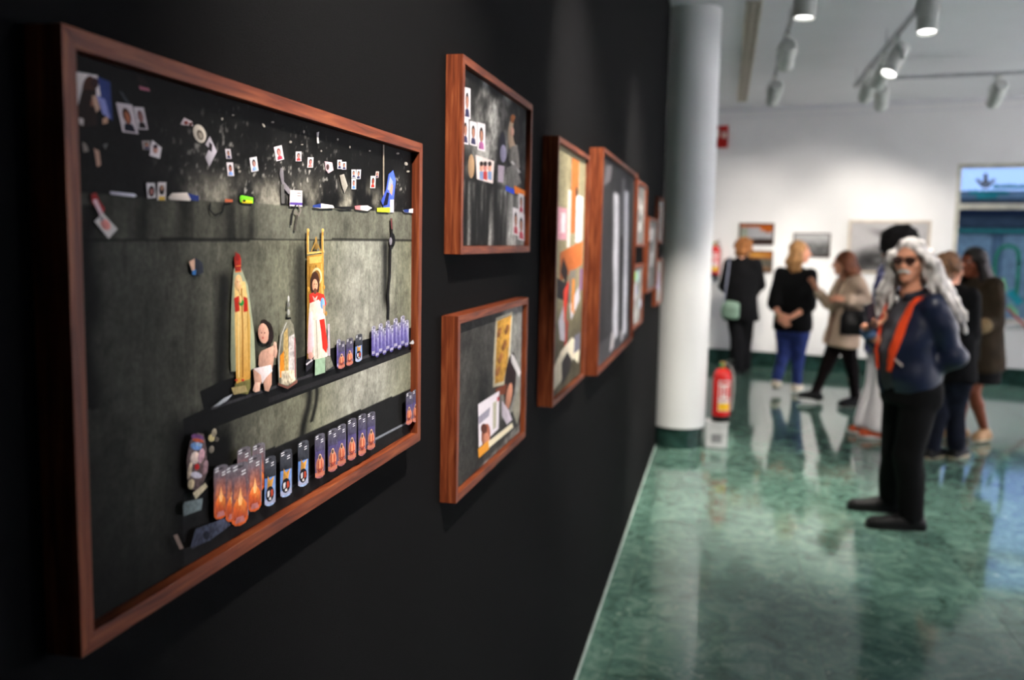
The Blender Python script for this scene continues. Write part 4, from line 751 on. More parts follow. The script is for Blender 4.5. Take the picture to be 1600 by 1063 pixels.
def extinguisher(root, s, label):
    """red cylinder with domed shoulder, black foot, valve with levers, hose and white label with a yellow patch; foot at z = 0, faces -y"""
    tag(root, label, 'fire extinguisher', 'fire extinguishers'); r = 0.078*s; H = 0.40*s
    MB().lathe([(0.0, 0.05*s), (r, 0.05*s), (r, H), (r*0.96, H+0.022*s), (r*0.78, H+0.05*s), (r*0.45, H+0.07*s), (r*0.26, H+0.075*s), (0.0, H+0.076*s)], 36).build('cylinder', RED, root, smooth=True)
    MB().lathe([(0, 0), (r*1.02, 0), (r*1.03, 0.01*s), (r*1.02, 0.055*s), (0, 0.055*s)], 36).build('foot', mat('black_rubber', (22, 22, 22), 0.6), root, smooth=True)
    MB().lathe([(0, H+0.07*s), (0.018*s, H+0.07*s), (0.018*s, H+0.10*s), (0.024*s, H+0.105*s), (0.024*s, H+0.125*s), (0, H+0.13*s)], 18).build('valve', mat('brass_valve', (196, 150, 60), 0.35, 0.7), root, smooth=True)
    lv = MB()
    for dz, tl in ((0.125, 0.028), (0.105, -0.004)): lv.tube([(0, 0.0, H+dz*s), (0.05*s, -0.03*s, H+(dz+tl*0.7)*s), (0.085*s, -0.05*s, H+(dz+tl)*s)], 0.0075*s, 8)
    lv.build('lever', mat('lever_dark', (60, 66, 62), 0.4, 0.3), root, smooth=True)
    MB().lathe([(0, 0), (0.017*s, 0), (0.017*s, 0.010*s), (0, 0.010*s)], 16, (0, 0, 0), lambda p: (p[0]-0.012*s, -0.022*s-p[2], H+0.10*s+p[1])).build('gauge', mat('green_gauge', (40, 130, 80), 0.4), root, smooth=True)
    hp = [(0.02*s, 0.0, H+0.11*s), (0.06*s, 0.01, H+0.10*s), (r*1.22, 0.0, H+0.02*s), (r*1.30, -0.01, H*0.75), (r*1.22, -0.01, H*0.42), (r*1.10, -0.01, H*0.25)]
    MB().tube(hp, 0.010*s, 10).build('hose', mat('grey_hose', (150, 150, 146), 0.5), root, smooth=True)
    def patch(a0, a1, z0, z1, off, nm, m, par):
        b = MB(); n = 10; v = []; f = []
        for k in range(n+1):
            a = a0+(a1-a0)*k/n
            for z in (z0, z1): v.append(((r+off)*math.sin(a), -(r+off)*math.cos(a), z*s))
        f = [(2*k, 2*k+2, 2*k+3, 2*k+1) for k in range(n)]; b.add(v, f); return b.build(nm, m, par)
    lab = patch(-0.35, 1.0, 0.10, 0.37, 0.0008, 'label', mat('label_white', (232, 224, 222), 0.5), root)
    for k, (a0, a1, z0, z1, c) in enumerate(((-0.25, 0.9, 0.335, 0.36, 0), (-0.25, 0.0, 0.22, 0.32, 0), (0.15, 0.4, 0.24, 0.31, 0), (0.55, 0.9, 0.22, 0.32, 0), (-0.2, 0.85, 0.195, 0.205, 0), (-0.3, 0.95, 0.105, 0.17, 1))):
        patch(a0, a1, z0, z1, 0.0016, 'label_print', mat('label_red', (206, 60, 60), 0.5) if c == 0 else mat('label_yellow', (246, 190, 30), 0.5), lab)
    return root
ep = on_z(1117, 697); zb = 0.205
ex1 = empty('fire_extinguisher', (ep[0]+0.035, ep[1], zb), math.atan2(-ep[0], ep[1])*-1); extinguisher(ex1, 0.90, 'red fire extinguisher low beside the white column, above the glossy floor')
st = empty('extinguisher_stand', (ep[0]+0.01, ep[1], 0)); tag(st, 'low white box stand under the red fire extinguisher by the column', 'stand')
MB().box((-0.085, -0.07, 0.0), (0.085, 0.085, 0.195)).build('box', mat('white_plastic', (206, 206, 206), 0.35), st, bevel=0.01)
MB().box((-0.09, -0.078, 0.193), (0.09, 0.09, 0.204)).build('top_plate', mat('white_plastic', (206, 206, 206), 0.35), st, bevel=0.003)
MB().box((-0.04, -0.0725, 0.04), (0.04, -0.0705, 0.11)).build('grey_sticker', mat('grey_sticker', (140, 140, 142), 0.5), st)
s_, zt = far_hit(1119, 376); s_, z_b = far_hit(1117, 434)
ex2 = empty('fire_extinguisher', farp((s_+0.01, -0.10, z_b)), -FANG); extinguisher(ex2, 0.90, 'red fire extinguisher hung on the far white wall left of the black-coated woman')
MB().box((-0.02, 0.06, 0.30), (0.02, 0.0995, 0.42)).build('wall_hook', mat('lever_dark', (60, 66, 62), 0.4, 0.3), ex2)

# ------------------------------------------------------------------ people: smooth surfaces grown round posed skeletons
def V3(*a): return np.array(a, float)
def unit(v): v = np.asarray(v, float); return v/(np.linalg.norm(v)+1e-12)
def cone(a, b, ra, rb):
    a = np.asarray(a, float); b = np.asarray(b, float); ab = b-a; L = ab@ab+1e-12; R = max(ra, rb)
    def f(P):
        t = np.clip(((P-a)@ab)/L, 0, 1); return np.linalg.norm(P-a-t[..., None]*ab, axis=-1)-(ra+(rb-ra)*t)
    return f, np.minimum(a, b)-R, np.maximum(a, b)+R
def ball(c, r, ax=None):
    """ellipsoid; ax rows are its own axes"""
    c = np.asarray(c, float); r = np.asarray(r, float)*np.ones(3); A = np.eye(3) if ax is None else np.array(ax, float); m = r.max()
    def f(P):
        q = (P-c)@A.T; k0 = np.linalg.norm(q/r, axis=-1); k1 = np.linalg.norm(q/r**2, axis=-1)+1e-9; return k0*(k0-1)/k1
    return f, c-m, c+m
def loft(secs, side, n=2.3, cap=0.03):
    """stacked oval sections (centre, half-width along side, half-depth)"""
    C = np.array([s[0] for s in secs], float); rx = np.array([s[1] for s in secs]); ry = np.array([s[2] for s in secs])
    ax = unit(C[-1]-C[0]); t = (C-C[0])@ax; side = np.asarray(side, float); side = unit(side-ax*(side@ax)); fw = np.cross(ax, side); L = t[-1]; m = max(rx.max(), ry.max())
    Cs, Cf = (C-C[0])@side, (C-C[0])@fw
    def f(P):
        q = P-C[0]; h = q@ax; s = q@side-np.interp(h, t, Cs); d = q@fw-np.interp(h, t, Cf); a = np.interp(h, t, rx); b = np.interp(h, t, ry)
        k = (np.abs(s/a)**n+np.abs(d/b)**n)**(1/n); e = (k-1)*np.minimum(a, b); z = np.maximum(-h, h-L)
        return np.maximum(e, z) if cap <= 0 else np.where(z > -cap, np.maximum(e, z)+0.25*np.maximum(0, cap-np.abs(e-z))**2/cap, e)
    return f, C.min(0)-m, C.max(0)+m
class Grow:
    def __init__(s, h): s.h = h; s.ops = []
    def add(s, prim, k=0.03): s.ops.append(('+', prim, k)); return s
    def cut(s, prim, k=0.01): s.ops.append(('-', prim, k)); return s
    def mod(s, fn): s.ops.append(('m', fn, 0)); return s
    def mesh(s):
        h = s.h; pr = [o for o in s.ops if o[0] == '+']
        lo = np.min([o[1][1] for o in pr], 0)-4*h-0.015; hi = np.max([o[1][2] for o in pr], 0)+4*h+0.015
        n = np.ceil((hi-lo)/h).astype(int)+1
        ax = [lo[i]+h*np.arange(n[i]) for i in range(3)]; v = np.full(tuple(n), 0.2, np.float64)
        for op, prim, k in s.ops:
            if op == 'm':
                idx = np.nonzero(np.abs(v) < 0.05); P = np.stack([ax[i][idx[i]] for i in range(3)], -1); v[idx] += prim(P); continue
            f, a, b = prim; mg = k+3*h
            i0 = np.clip(np.floor((a-mg-lo)/h).astype(int), 0, n-1); i1 = np.clip(np.ceil((b+mg-lo)/h).astype(int)+1, 1, n)
            if np.any(i1 <= i0): continue
            sl = tuple(slice(i0[i], i1[i]) for i in range(3))
            P = np.stack(np.meshgrid(*[ax[i][sl[i]] for i in range(3)], indexing='ij'), -1); d = f(P); w = v[sl]
            if op == '+':
                q = np.maximum(k-np.abs(w-d), 0)/max(k, 1e-6); v[sl] = np.minimum(w, d)-q*q*k*0.25
            else:
                d = -d; q = np.maximum(k-np.abs(w-d), 0)/max(k, 1e-6); v[sl] = np.maximum(w, d)+q*q*k*0.25
        return nets(v, lo, h)
def nets(v, lo, h):
    """surface nets: one vertex in each cell that the surface crosses"""
    s = v < 0; X, Y, Z = v.shape
    corners = [(i, j, k) for i in (0, 1) for j in (0, 1) for k in (0, 1)]
    sh = lambda a, c: a[c[0]:X-1+c[0], c[1]:Y-1+c[1], c[2]:Z-1+c[2]]
    cnt = sum(sh(s, c).astype(np.int8) for c in corners); act = (cnt > 0) & (cnt < 8); idx = np.array(np.nonzero(act)).T
    vid = np.full(act.shape, -1, np.int64); vid[act] = np.arange(len(idx)); acc = np.zeros((len(idx), 3)); num = np.zeros(len(idx))
    val = {c: v[idx[:, 0]+c[0], idx[:, 1]+c[1], idx[:, 2]+c[2]] for c in corners}
    for a in corners:
        for ax in range(3):
            if a[ax] == 0:
                b = list(a); b[ax] = 1; b = tuple(b); va, vb = val[a], val[b]; m = (va < 0) != (vb < 0); t = np.where(m, va/(va-vb+1e-12), 0)
                p = np.tile(np.array(a, float), (len(idx), 1)); p[:, ax] = t; acc[m] += p[m]; num[m] += 1
    verts = lo+h*(idx+acc/np.maximum(num, 1)[:, None]); faces = []
    for ax in range(3):
        o = [(1, 2), (2, 0), (0, 1)][ax]; sa = [slice(0, -1)]*3; sb = [slice(0, -1)]*3; sb[ax] = slice(1, None); sa[ax] = slice(0, -1)
        c = s[tuple(sa)] != s[tuple(sb)] if False else None
        A = s; n = list(A.shape)
        i = [np.arange(1, n[d]-1) for d in range(3)]; i[ax] = np.arange(0, n[ax]-1)
        G = np.meshgrid(*i, indexing='ij'); a = A[tuple(G)]; G2 = list(G); G2[ax] = G[ax]+1; b = A[tuple(G2)]; m = a != b
        P = [g[m] for g in G]; inside = a[m]
        def cell(du, dv):
            q = list(P); q[o[0]] = P[o[0]]-du; q[o[1]] = P[o[1]]-dv; return vid[tuple(q)]
        quad = np.stack([cell(1, 1), cell(0, 1), cell(0, 0), cell(1, 0)], -1); quad[~inside] = quad[~inside][:, ::-1]
        faces.append(quad)
    F = np.concatenate(faces); F = F[(F >= 0).all(1)]
    return verts, F
def surf(name, g, m, parent):
    v, f = g.mesh(); me = bpy.data.meshes.new(name); nf = len(f)
    me.vertices.add(len(v)); me.vertices.foreach_set('co', v.astype(np.float32).ravel())
    me.loops.add(nf*4); me.loops.foreach_set('vertex_index', f.astype(np.int32).ravel())
    me.polygons.add(nf); me.polygons.foreach_set('loop_start', np.arange(0, nf*4, 4, dtype=np.int32)); me.polygons.foreach_set('loop_total', np.full(nf, 4, np.int32))
    me.polygons.foreach_set('use_smooth', np.ones(nf, bool)); me.update(calc_edges=True); me.validate()
    me.materials.append(m); o = bpy.data.objects.new(name, me); link(o, parent)
    sm_ = o.modifiers.new('smooth', 'SMOOTH'); sm_.factor = 0.5; sm_.iterations = 3
    return o
def folds(amp, freq, seed, stretch=(1, 1, 1)):
    r = np.random.RandomState(seed); K = r.randn(7, 3)*freq*np.array(stretch); ph = r.rand(7)*6.28
    return lambda P: amp*sum(np.sin(P@K[i]+ph[i]) for i in range(7))/3.0
def rotv(v, axis, a):
    axis = unit(axis); v = np.asarray(v, float); return v*math.cos(a)+np.cross(axis, v)*math.sin(a)+axis*(axis@v)*(1-math.cos(a))

class Figure:
    """a person standing at a floor point; own axes: x to the right of the view, y away from the viewer, z up"""
    def __init__(s, px, py, label, scale=1.0):
        s.base = on_z(px, py); d = s.base[:2]-EYE[:2]; s.rz = math.atan2(d[1], d[0])-math.pi/2
        s.o = empty('person', s.base, s.rz); tag(s.o, label, 'person', 'visitors in the gallery'); s.k = scale
        c, n = math.cos(s.rz), math.sin(s.rz); s.M = np.array([[c, n, 0], [-n, c, 0], [0, 0, 1.0]])
        s.fwd = np.array([-n, c, 0])
    def P(s, px, py, d=0.0):
        r = ray(px, py); t = ((s.base-EYE)@s.fwd+d)/(r@s.fwd); return s.M@(EYE+r*t-s.base)
    def world(s, p): return s.M.T@np.asarray(p, float)+s.base
def face_axes(yaw, pitch=0.0, roll=0.0):
    """yaw 0 looks at the viewer, positive turns to the right of the picture, pi looks away; returns right(of figure), forward, up"""
    f = V3(math.sin(yaw)*math.cos(pitch), -math.cos(yaw)*math.cos(pitch), math.sin(pitch)); r = V3(-math.cos(yaw), -math.sin(yaw), 0.0); u = np.cross(r, f); u = u if u[2] > 0 else -u
    if roll: r, u = rotv(r, f, roll), rotv(u, f, roll)
    return r, f, u
def head(g, c, ax, s=1.0, nose=1.0):
    r, f, u = ax; A = np.array([r, f, u])
    at = lambda a, b, d: c+(r*a+f*b+u*d)*s
    g.add(ball(at(0, -0.012, 0.030), V3(0.074, 0.094, 0.088)*s, A), 0.02).add(ball(at(0, 0.018, -0.045), V3(0.060, 0.074, 0.072)*s, A), 0.04).add(ball(at(0, 0.064, -0.100), V3(0.024, 0.022, 0.020)*s, A), 0.03)
    g.add(cone(at(0, 0.086, 0.012), at(0, 0.112*nose, -0.034), 0.007*s, 0.0125*s), 0.014).add(ball(at(0, 0.080, 0.034), V3(0.052, 0.016, 0.010)*s, A), 0.016)
    g.add(ball(at(0.014, 0.094, -0.036), V3(0.010, 0.010, 0.008)*s, A), 0.008).add(ball(at(-0.014, 0.094, -0.036), V3(0.010, 0.010, 0.008)*s, A), 0.008)
    for e in (-1, 1):
        g.cut(ball(at(e*0.031, 0.104, 0.010), V3(0.019, 0.018, 0.011)*s, A), 0.012); g.add(ball(at(e*0.043, 0.062, -0.022), V3(0.022, 0.02, 0.02)*s, A), 0.02); g.add(ball(at(e*0.077, -0.004, -0.012), V3(0.010, 0.020, 0.032)*s, A), 0.008)
    g.add(ball(at(0, 0.090, -0.064), V3(0.024, 0.010, 0.006)*s, A), 0.006).add(ball(at(0, 0.089, -0.075), V3(0.022, 0.010, 0.007)*s, A), 0.006)
    g.add(cone(at(0, -0.022, -0.06), at(0, -0.035, -0.165), 0.048*s, 0.055*s), 0.018)
def eyes(fig, c, ax, s=1.0):
    r, f, u = ax
    for e in (-1, 1):
        p = c+(r*e*0.031+f*0.0735+u*0.010)*s; b = MB(); b.lathe([(0.001, -0.012*s)]+[(0.0125*s*math.cos(t), 0.0125*s*math.sin(t)) for t in np.linspace(-1.2, 1.2, 7)]+[(0.001, 0.0125*s)], 14, tuple(p), lambda q: tuple(r*q[0]+u*q[1]+f*q[2]))
        eo = b.build('eye', mat('eye_white', (150, 132, 124), 0.3), fig.o, smooth=True); q = p+f*0.0115*s
        MB().lathe([(0.0065*s, 0.0), (0.005*s, 0.002*s)], 12, tuple(q), lambda w: tuple(r*w[0]+u*w[1]+f*w[2])).build('iris', mat('iris_dark', (44, 30, 24), 0.2), eo)
def hand(g, W, d, n, side, curl=0.5, s=1.0, spread=1.0, thumb=0.7, tcurl=0.2):
    """palm, four fingers of unequal length and a thumb; d along the hand, n palm normal (fingers curl to it), side toward the thumb"""
    d = unit(d); n = unit(n-d*(np.dot(n, d))); w = unit(np.cross(d, n)); w = w if np.dot(w, side) > 0 else -w
    A = np.array([w, d, n]); g.add(ball(W+d*0.050*s, V3(0.040, 0.054, 0.015)*s, A), 0.012)
    for i, (o, L, r0) in enumerate(((0.029, 0.072, 0.0088), (0.0095, 0.080, 0.0090), (-0.010, 0.075, 0.0087), (-0.029, 0.058, 0.0078))):
        p = W+(w*o+d*0.088)*s; q = unit(d+w*o*2.2*spread); ax = np.cross(q, n); c = curl*(1+0.12*i)
        for k, fr in enumerate((0.45, 0.31, 0.24)):
            q = rotv(q, ax, c*(0.55, 0.8, 0.6)[k]); e = p+q*L*fr*s; g.add(cone(p, e, r0*s*(1-0.08*k), r0*s*(0.93-0.09*k)), 0.003); p = e
    p = W+(w*0.026+d*0.022+n*0.006)*s; q = unit(d*math.cos(thumb)+w*math.sin(thumb)+n*0.25); ax = np.cross(q, n)
    for k, (L, rr) in enumerate(((0.045, 0.0125), (0.034, 0.0105), (0.028, 0.0088))): e = p+q*L*s; g.add(cone(p, e, rr*s, rr*0.9*s), 0.006 if k else 0.014); p = e; q = rotv(q, ax, tcurl)
def body(fig, J, skin, build=1.0, h=0.0062, hs=1.0, hands=True):
    """the continuous skin surface: head, neck, trunk, limbs, hands and feet"""
    g = Grow(h); b = build; r = J['side']
    sh, hp = (J['shR']+J['shL'])/2, (J['hpR']+J['hpL'])/2; f = J['front']
    wS = np.linalg.norm(J['shR']-J['shL'])/2; z = lambda t: hp+(sh-hp)*t
    g.add(loft([(z(-0.12), 0.13*b, 0.09*b), (z(0.0), 0.155*b, 0.105*b), (z(0.35), 0.128*b, 0.09*b), (z(0.75), 0.15*b, 0.105*b), (z(0.98), wS*0.9, 0.075*b), (z(1.12), 0.06, 0.055)], r), 0.03)
    head(g, J['head'], J['axes'], hs); g.add(cone(J['head']-J['axes'][2]*0.10*hs-J['axes'][1]*0.03, sh+V3(0, 0, 0.03), 0.048*hs, 0.060*b), 0.02)
    for S in 'RL':
        g.add(cone(J['sh'+S], J['el'+S], 0.050*b, 0.040*b), 0.03).add(cone(J['el'+S], J['wr'+S], 0.040*b, 0.025*b), 0.012)
        g.add(cone(J['hp'+S], J['kn'+S], 0.080*b, 0.052*b), 0.04).add(cone(J['kn'+S]+(J['an'+S]-J['kn'+S])*0.0, J['kn'+S]+(J['an'+S]-J['kn'+S])*0.35+V3(0, 0, 0), 0.050*b, 0.052*b), 0.02).add(cone(J['kn'+S]+(J['an'+S]-J['kn'+S])*0.35, J['an'+S], 0.052*b, 0.034*b), 0.02)
        t = J['toe'+S]; a = J['an'+S]; g.add(cone(a+V3(0, 0, -0.035), a+unit(t)*0.11+V3(0, 0, -0.058), 0.026, 0.014), 0.02)
        H = J.get('hand'+S)
        if H: hand(g, J['wr'+S]+unit(H['d'])*0.005, H['d'], H['n'], H['w'], H.get('curl', 0.5), hs, H.get('spread', 1.0), H.get('thumb', 0.7))
    return surf('body', g, skin, fig.o)
def shoe(fig, a, toe, m, L=0.27, sole=None, wide=0.045, heel=0.0, pitch=0.0, high=0.06):
    """a shoe: ankle collar, instep, rounded toe, flat sole; a is the ankle point, toe the horizontal direction"""
    t = unit(V3(toe[0], toe[1], 0)); w = V3(-t[1], t[0], 0); zf = max(a[2]-0.085, 0.0)
    R = lambda x, y, z: V3(*a[:2], 0)+t*x+w*y+V3(0, 0, zf+z+(0.10-x)*0+max(0, (0.12-x))*pitch)
    A = np.array([t, w, V3(0, 0, 1)])
    g = Grow(0.007); g.add(loft([(R(-0.075, 0, 0.022), wide*0.72, 0.030), (R(-0.03, 0, 0.034), wide*0.88, 0.036), (R(0.08, 0, 0.032), wide, 0.036), (R(L-0.12, 0, 0.030), wide*0.97, 0.031), (R(L-0.085, 0, 0.025), wide*0.62, 0.020)], w, 2.6, 0.0), 0.02)
    g.add(cone(R(-0.035, 0, 0.035), V3(*a[:2], 0)+V3(0, 0, a[2]+high-0.06), 0.040, 0.042), 0.03).add(cone(R(0.0, 0, 0.058), R(0.11, 0, 0.036), 0.044, 0.034), 0.03)
    so = surf('shoe', g, m, fig.o)
    b = MB(); prof = [(-0.08, wide*0.55), (-0.06, wide*0.82), (0.0, wide*0.82), (0.07, wide*1.02), (0.12, wide*1.05), (L-0.11, wide*0.9), (L-0.08, wide*0.5)]
    poly = [(x, y) for x, y in prof]+[(x, -y) for x, y in reversed(prof)]
    b.prism(poly, 0.0, 0.018, lambda q: tuple(R(q[0], q[1], q[2]))); b.build('sole', sole or mat('black_sole', (20, 20, 20), 0.7), so)
    return so
SKIN = mat('light_skin', (216, 162, 136), 0.5, var=0.06, scale=25); SKIN2 = mat('warm_skin', (212, 150, 122), 0.5, var=0.07, scale=25); SKIND = mat('brown_skin', (128, 78, 58), 0.5, var=0.07, scale=25)

def legs(g, F, J, rt, rk, ra, k=0.03):
    for S in 'RL':
        g.add(cone(J['hp'+S], J['kn'+S], rt, rk), k).add(cone(J['kn'+S], J['an'+S]+V3(0, 0, 0.005), rk, ra), 0.015)
def trousers(F, J, m, rt=0.092, rk=0.066, ra=0.056, name='trousers', seed=1, top=None, b=1.0, hpw=0.165, hpd=0.115):
    g = Grow(0.009); hp = (J['hpR']+J['hpL'])/2
    g.add(loft([(hp+V3(0, 0, -0.09), hpw*0.95*b, hpd*b), (hp, hpw*b, hpd*b), (hp+V3(0, 0, 0.13), hpw*0.92*b, hpd*0.95*b)], J['side']), 0.02); legs(g, F, J, rt*b, rk*b, ra*b)
    g.mod(folds(0.004, 26, seed, (1, 1, 0.6))); return surf(name, g, m, F.o)
def sleeve(g, J, S, r0=0.066, r1=0.056, r2=0.048, upto=0.95, k=0.035):
    a, e, w = J['sh'+S], J['el'+S], J['wr'+S]; g.add(cone(a, e, r0, r1), k).add(cone(e, e+(w-e)*upto, r1, r2), 0.02)
def person_axes(F, yaw): r, f, u = face_axes(yaw); return r, f
def mk(F, **pt):
    J = {}
    for k, v in pt.items(): J[k] = F.P(*v) if isinstance(v, tuple) and len(v) in (2, 3) and k[:2] in ('sh', 'el', 'wr', 'hp', 'kn', 'an', 'he') else v
    return J

# ---- the man with long grey hair, navy jacket with orange lining, looking at the camera
F = Figure(1405, 822, 'man with long grey hair and glasses in navy jacket with orange lining')
byaw = -0.95; sd, fr = person_axes(F, byaw)
NECK = F.P(1421, 452, 0.02)
J = dict(side=sd, front=fr, head=F.P(1422, 408, -0.02), axes=face_axes(-0.30, -0.03))
shc = F.P(1428, 476, 0.03); J['shR'] = shc+sd*0.185; J['shL'] = shc-sd*0.185
hpc = F.P(1424, 606, 0.03); J['hpR'] = hpc+sd*0.085; J['hpL'] = hpc-sd*0.085
J['knL'] = F.P(1420, 712, -0.05); J['anL'] = F.P(1424, 806, -0.03); J['knR'] = F.P(1399, 705, 0.17); J['anR'] = F.P(1391, 780, 0.30); J['anR'][2] = 0.085; J['anL'][2] = 0.085
J['toeL'] = V3(-0.95, -0.30, 0); J['toeR'] = V3(-0.97, -0.22, 0)
J['elL'] = F.P(1489, 556, -0.07); J['wrL'] = F.P(1444, 576, -0.03); J['elR'] = F.P(1383, 548, 0.10); J['wrR'] = F.P(1352, 512, -0.08)
J['handR'] = dict(d=V3(0.80, -0.15, 0.35), n=V3(0.25, -0.2, 0.95)*1.0, w=V3(-0.3, -0.9, 0.3), curl=0.75, thumb=0.9)
J['handL'] = dict(d=V3(-0.9, 0.25, -0.3), n=V3(0.2, 0.9, 0), w=V3(0, 0, 1), curl=0.4)
body(F, J, SKIN2, 1.02); eyes(F, J['head'], J['axes'])
NAVY = mat('navy_jacket_cloth', (19, 27, 50), 0.42, spec=0.4, var=0.18, scale=9, bump=0.15); ORG = mat('orange_lining', (226, 74, 34), 0.6, var=0.08); GRY = mat('charcoal_shirt', (74, 74, 80), 0.8, var=0.1); BLK = mat('black_trouser_cloth', (13, 13, 14), 0.85, spec=0.12, var=0.2)
zt = lambda t: hpc+(shc-hpc)*t
def torso_secs(g=0.0): return [(zt(-0.08), 0.178+g, 0.140+g), (zt(0.12)+fr*0.02, 0.182+g, 0.150+g), (zt(0.45)+fr*0.03, 0.182+g, 0.150+g), (zt(0.8)+fr*0.012, 0.195+g, 0.130+g), (zt(1.02), 0.185+g, 0.095+g), (zt(1.13)-fr*0.005, 0.095+g, 0.070+g)]
def vopen(wtop, wbot, z0, z1, off=0.0):
    """the open front of a jacket: a wedge on the front side, wider at the top"""
    def f(P):
        q = P-zt(0.5); s = q@sd-off; d = q@fr; zz = P[..., 2]; hw = wbot+(wtop-wbot)*np.clip((zz-z0)/(z1-z0), 0, 1.2)
        return np.maximum.reduce([np.abs(s)-hw, -d+0.0, z0-zz])
    return f, hpc-V3(0.5, 0.5, 0.3), shc+V3(0.5, 0.5, 0.4)
g = Grow(0.0085); g.add(loft(torso_secs(0.010), sd, 2.2), 0.02); sleeve(g, J, 'L', 0.078, 0.068, 0.060, 0.96, 0.014); sleeve(g, J, 'R', 0.076, 0.064, 0.055, 0.80)
g.mod(folds(0.006, 22, 4)); g.cut(vopen(0.105, 0.045, hpc[2]-0.12, shc[2]), 0.01); g.cut(cone(NECK+V3(0, 0, -0.02), NECK+V3(0, 0, 0.3), 0.062, 0.075), 0.01)
surf('jacket', g, NAVY, F.o)
g = Grow(0.008); g.add(loft([(c, a-0.016, b-0.016) for c, a, b in torso_secs(0.012)], sd, 2.2), 0.02); g.cut(cone(NECK+V3(0, 0, 0.01), NECK+V3(0, 0, 0.3), 0.058, 0.07), 0.01); g.mod(folds(0.003, 25, 5)); surf('shirt', g, GRY, F.o)
def lapel(sgn, nm):
    g = Grow(0.007); g.add(loft(torso_secs(0.020), sd, 2.2), 0.02)
    def band(P):
        q = P-zt(0.5); s = (q@sd)*sgn; d = q@fr; zz = P[..., 2]; t = np.clip((zz-(hpc[2]+0.10))/(shc[2]-hpc[2]-0.10), 0, 1.15); hw = 0.050+(0.100-0.050)*t; wd = 0.006+0.040*np.sin(np.clip(t, 0, 1)*2.2+0.35)
        return -np.maximum.reduce([hw-0.012-s, s-hw-wd, -d, hpc[2]+0.10-zz, zz-shc[2]-0.06])
    g.cut((band, hpc-0.6, shc+0.6), 0.002); g.cut(loft(torso_secs(0.008), sd, 2.2), 0.002); g.cut(cone(NECK, NECK+V3(0, 0, 0.3), 0.055, 0.07), 0.004); surf(nm, g, ORG, F.o)
lapel(1, 'orange_lining'); lapel(-1, 'orange_lining')
g = Grow(0.008)          # turned-up collar and cuff
for a in np.linspace(-2.3, 2.3, 13): g.add(ball(NECK+(-fr*math.cos(a)+sd*math.sin(a))*0.078+V3(0, 0, 0.005-0.02*abs(a)), 0.022), 0.02)
surf('collar', g, mat('collar_dark', (30, 34, 46), 0.6), F.o)
g = Grow(0.007); e_, w_ = J['elR'], J['wrR']; g.add(cone(e_+(w_-e_)*0.80, e_+(w_-e_)*0.90, 0.041, 0.039), 0.01); g.mod(folds(0.003, 40, 8)); surf('cuff', g, mat('denim_cuff', (96, 122, 166), 0.8, var=0.2, scale=40), F.o)
MB().box((-0.03, -0.004, -0.007), (0.03, 0.004, 0.007), lambda q: tuple(zt(0.34)+fr*0.168-sd*0.115+unit(-sd*0.8+V3(0, 0, -0.5)+fr*-0.25)*q[0]+fr*q[1]+V3(0, 0, q[2]))).build('pocket_zip', mat('pale_zip', (170, 160, 158), 0.4), F.o, bevel=0.003)
g = Grow(0.006); g.add(ball(NECK+fr*0.078+V3(0, 0, -0.055), V3(0.012, 0.010, 0.024)), 0.01); surf('shirt_button_band', g, mat('white_collar_tip', (206, 206, 206), 0.7), F.o)
trousers(F, J, BLK, 0.105, 0.083, 0.070, seed=3, hpw=0.185, hpd=0.145)
for S in 'RL': shoe(F, J['an'+S], J['toe'+S], mat('black_shoe_leather', (14, 14, 15), 0.6), 0.33, wide=0.052)
# hair: long waves over the shoulders, moustache
GH = mat('grey_wavy_hair', (184, 180, 178), 0.6, var=0.4, scale=30, stretch=(1, 1, 0.35), bump=0.4); r_, f_, u_ = J['axes']; hc = J['head']
g = Grow(0.0075); A3 = np.array([r_, f_, u_]); rr = np.random.RandomState(5)
g.add(ball(hc+u_*0.045-f_*0.020, V3(0.088, 0.098, 0.088), A3), 0.02); g.add(ball(hc-f_*0.055-u_*0.06, V3(0.090, 0.060, 0.13), A3), 0.03)
g.cut(ball(hc+f_*0.105-u_*0.025, V3(0.066, 0.085, 0.108), A3), 0.015)
for sg in (-1, 1):
    for q in range(13):
        a = 0.35+q*0.155; st_ = hc+r_*sg*0.078*math.sin(a+0.3)-f_*0.085*math.cos(a+0.3)*-1*(-1)+u_*(0.05-0.01*q)
        p = hc+r_*sg*(0.070+0.012*rr.rand())+f_*(0.045-0.012*q)+u_*(0.03+0.02*rr.rand()); L = 0.33+0.12*rr.rand() if sg < 0 else 0.27+0.10*rr.rand(); out = (0.040+0.125*rr.rand()) if sg < 0 else 0.020+0.060*rr.rand()
        pts = []
        for t in np.linspace(0, 1, 9): pts.append(p+r_*sg*(out*t**0.8*1.35+0.014*math.sin(9*t+q))-u_*L*t+f_*(0.012*math.cos(8*t+q*1.7)-0.05*t*(q/13)))
        for i in range(8): g.add(cone(pts[i], pts[i+1], 0.022-0.0012*i, 0.0215-0.0013*i), 0.012)
g.mod(folds(0.004, 60, 11)); surf('hair', g, GH, F.o)
g = Grow(0.004); g.add(ball(hc+f_*0.103-u_*0.052, V3(0.030, 0.010, 0.009), A3), 0.01); g.add(ball(hc+f_*0.093-u_*0.06+r_*0.024, V3(0.012, 0.010, 0.009), A3), 0.01); g.add(ball(hc+f_*0.093-u_*0.06-r_*0.024, V3(0.012, 0.010, 0.009), A3), 0.01); surf('moustache', g, mat('white_moustache', (206, 202, 200), 0.7), F.o)
gl = MB()
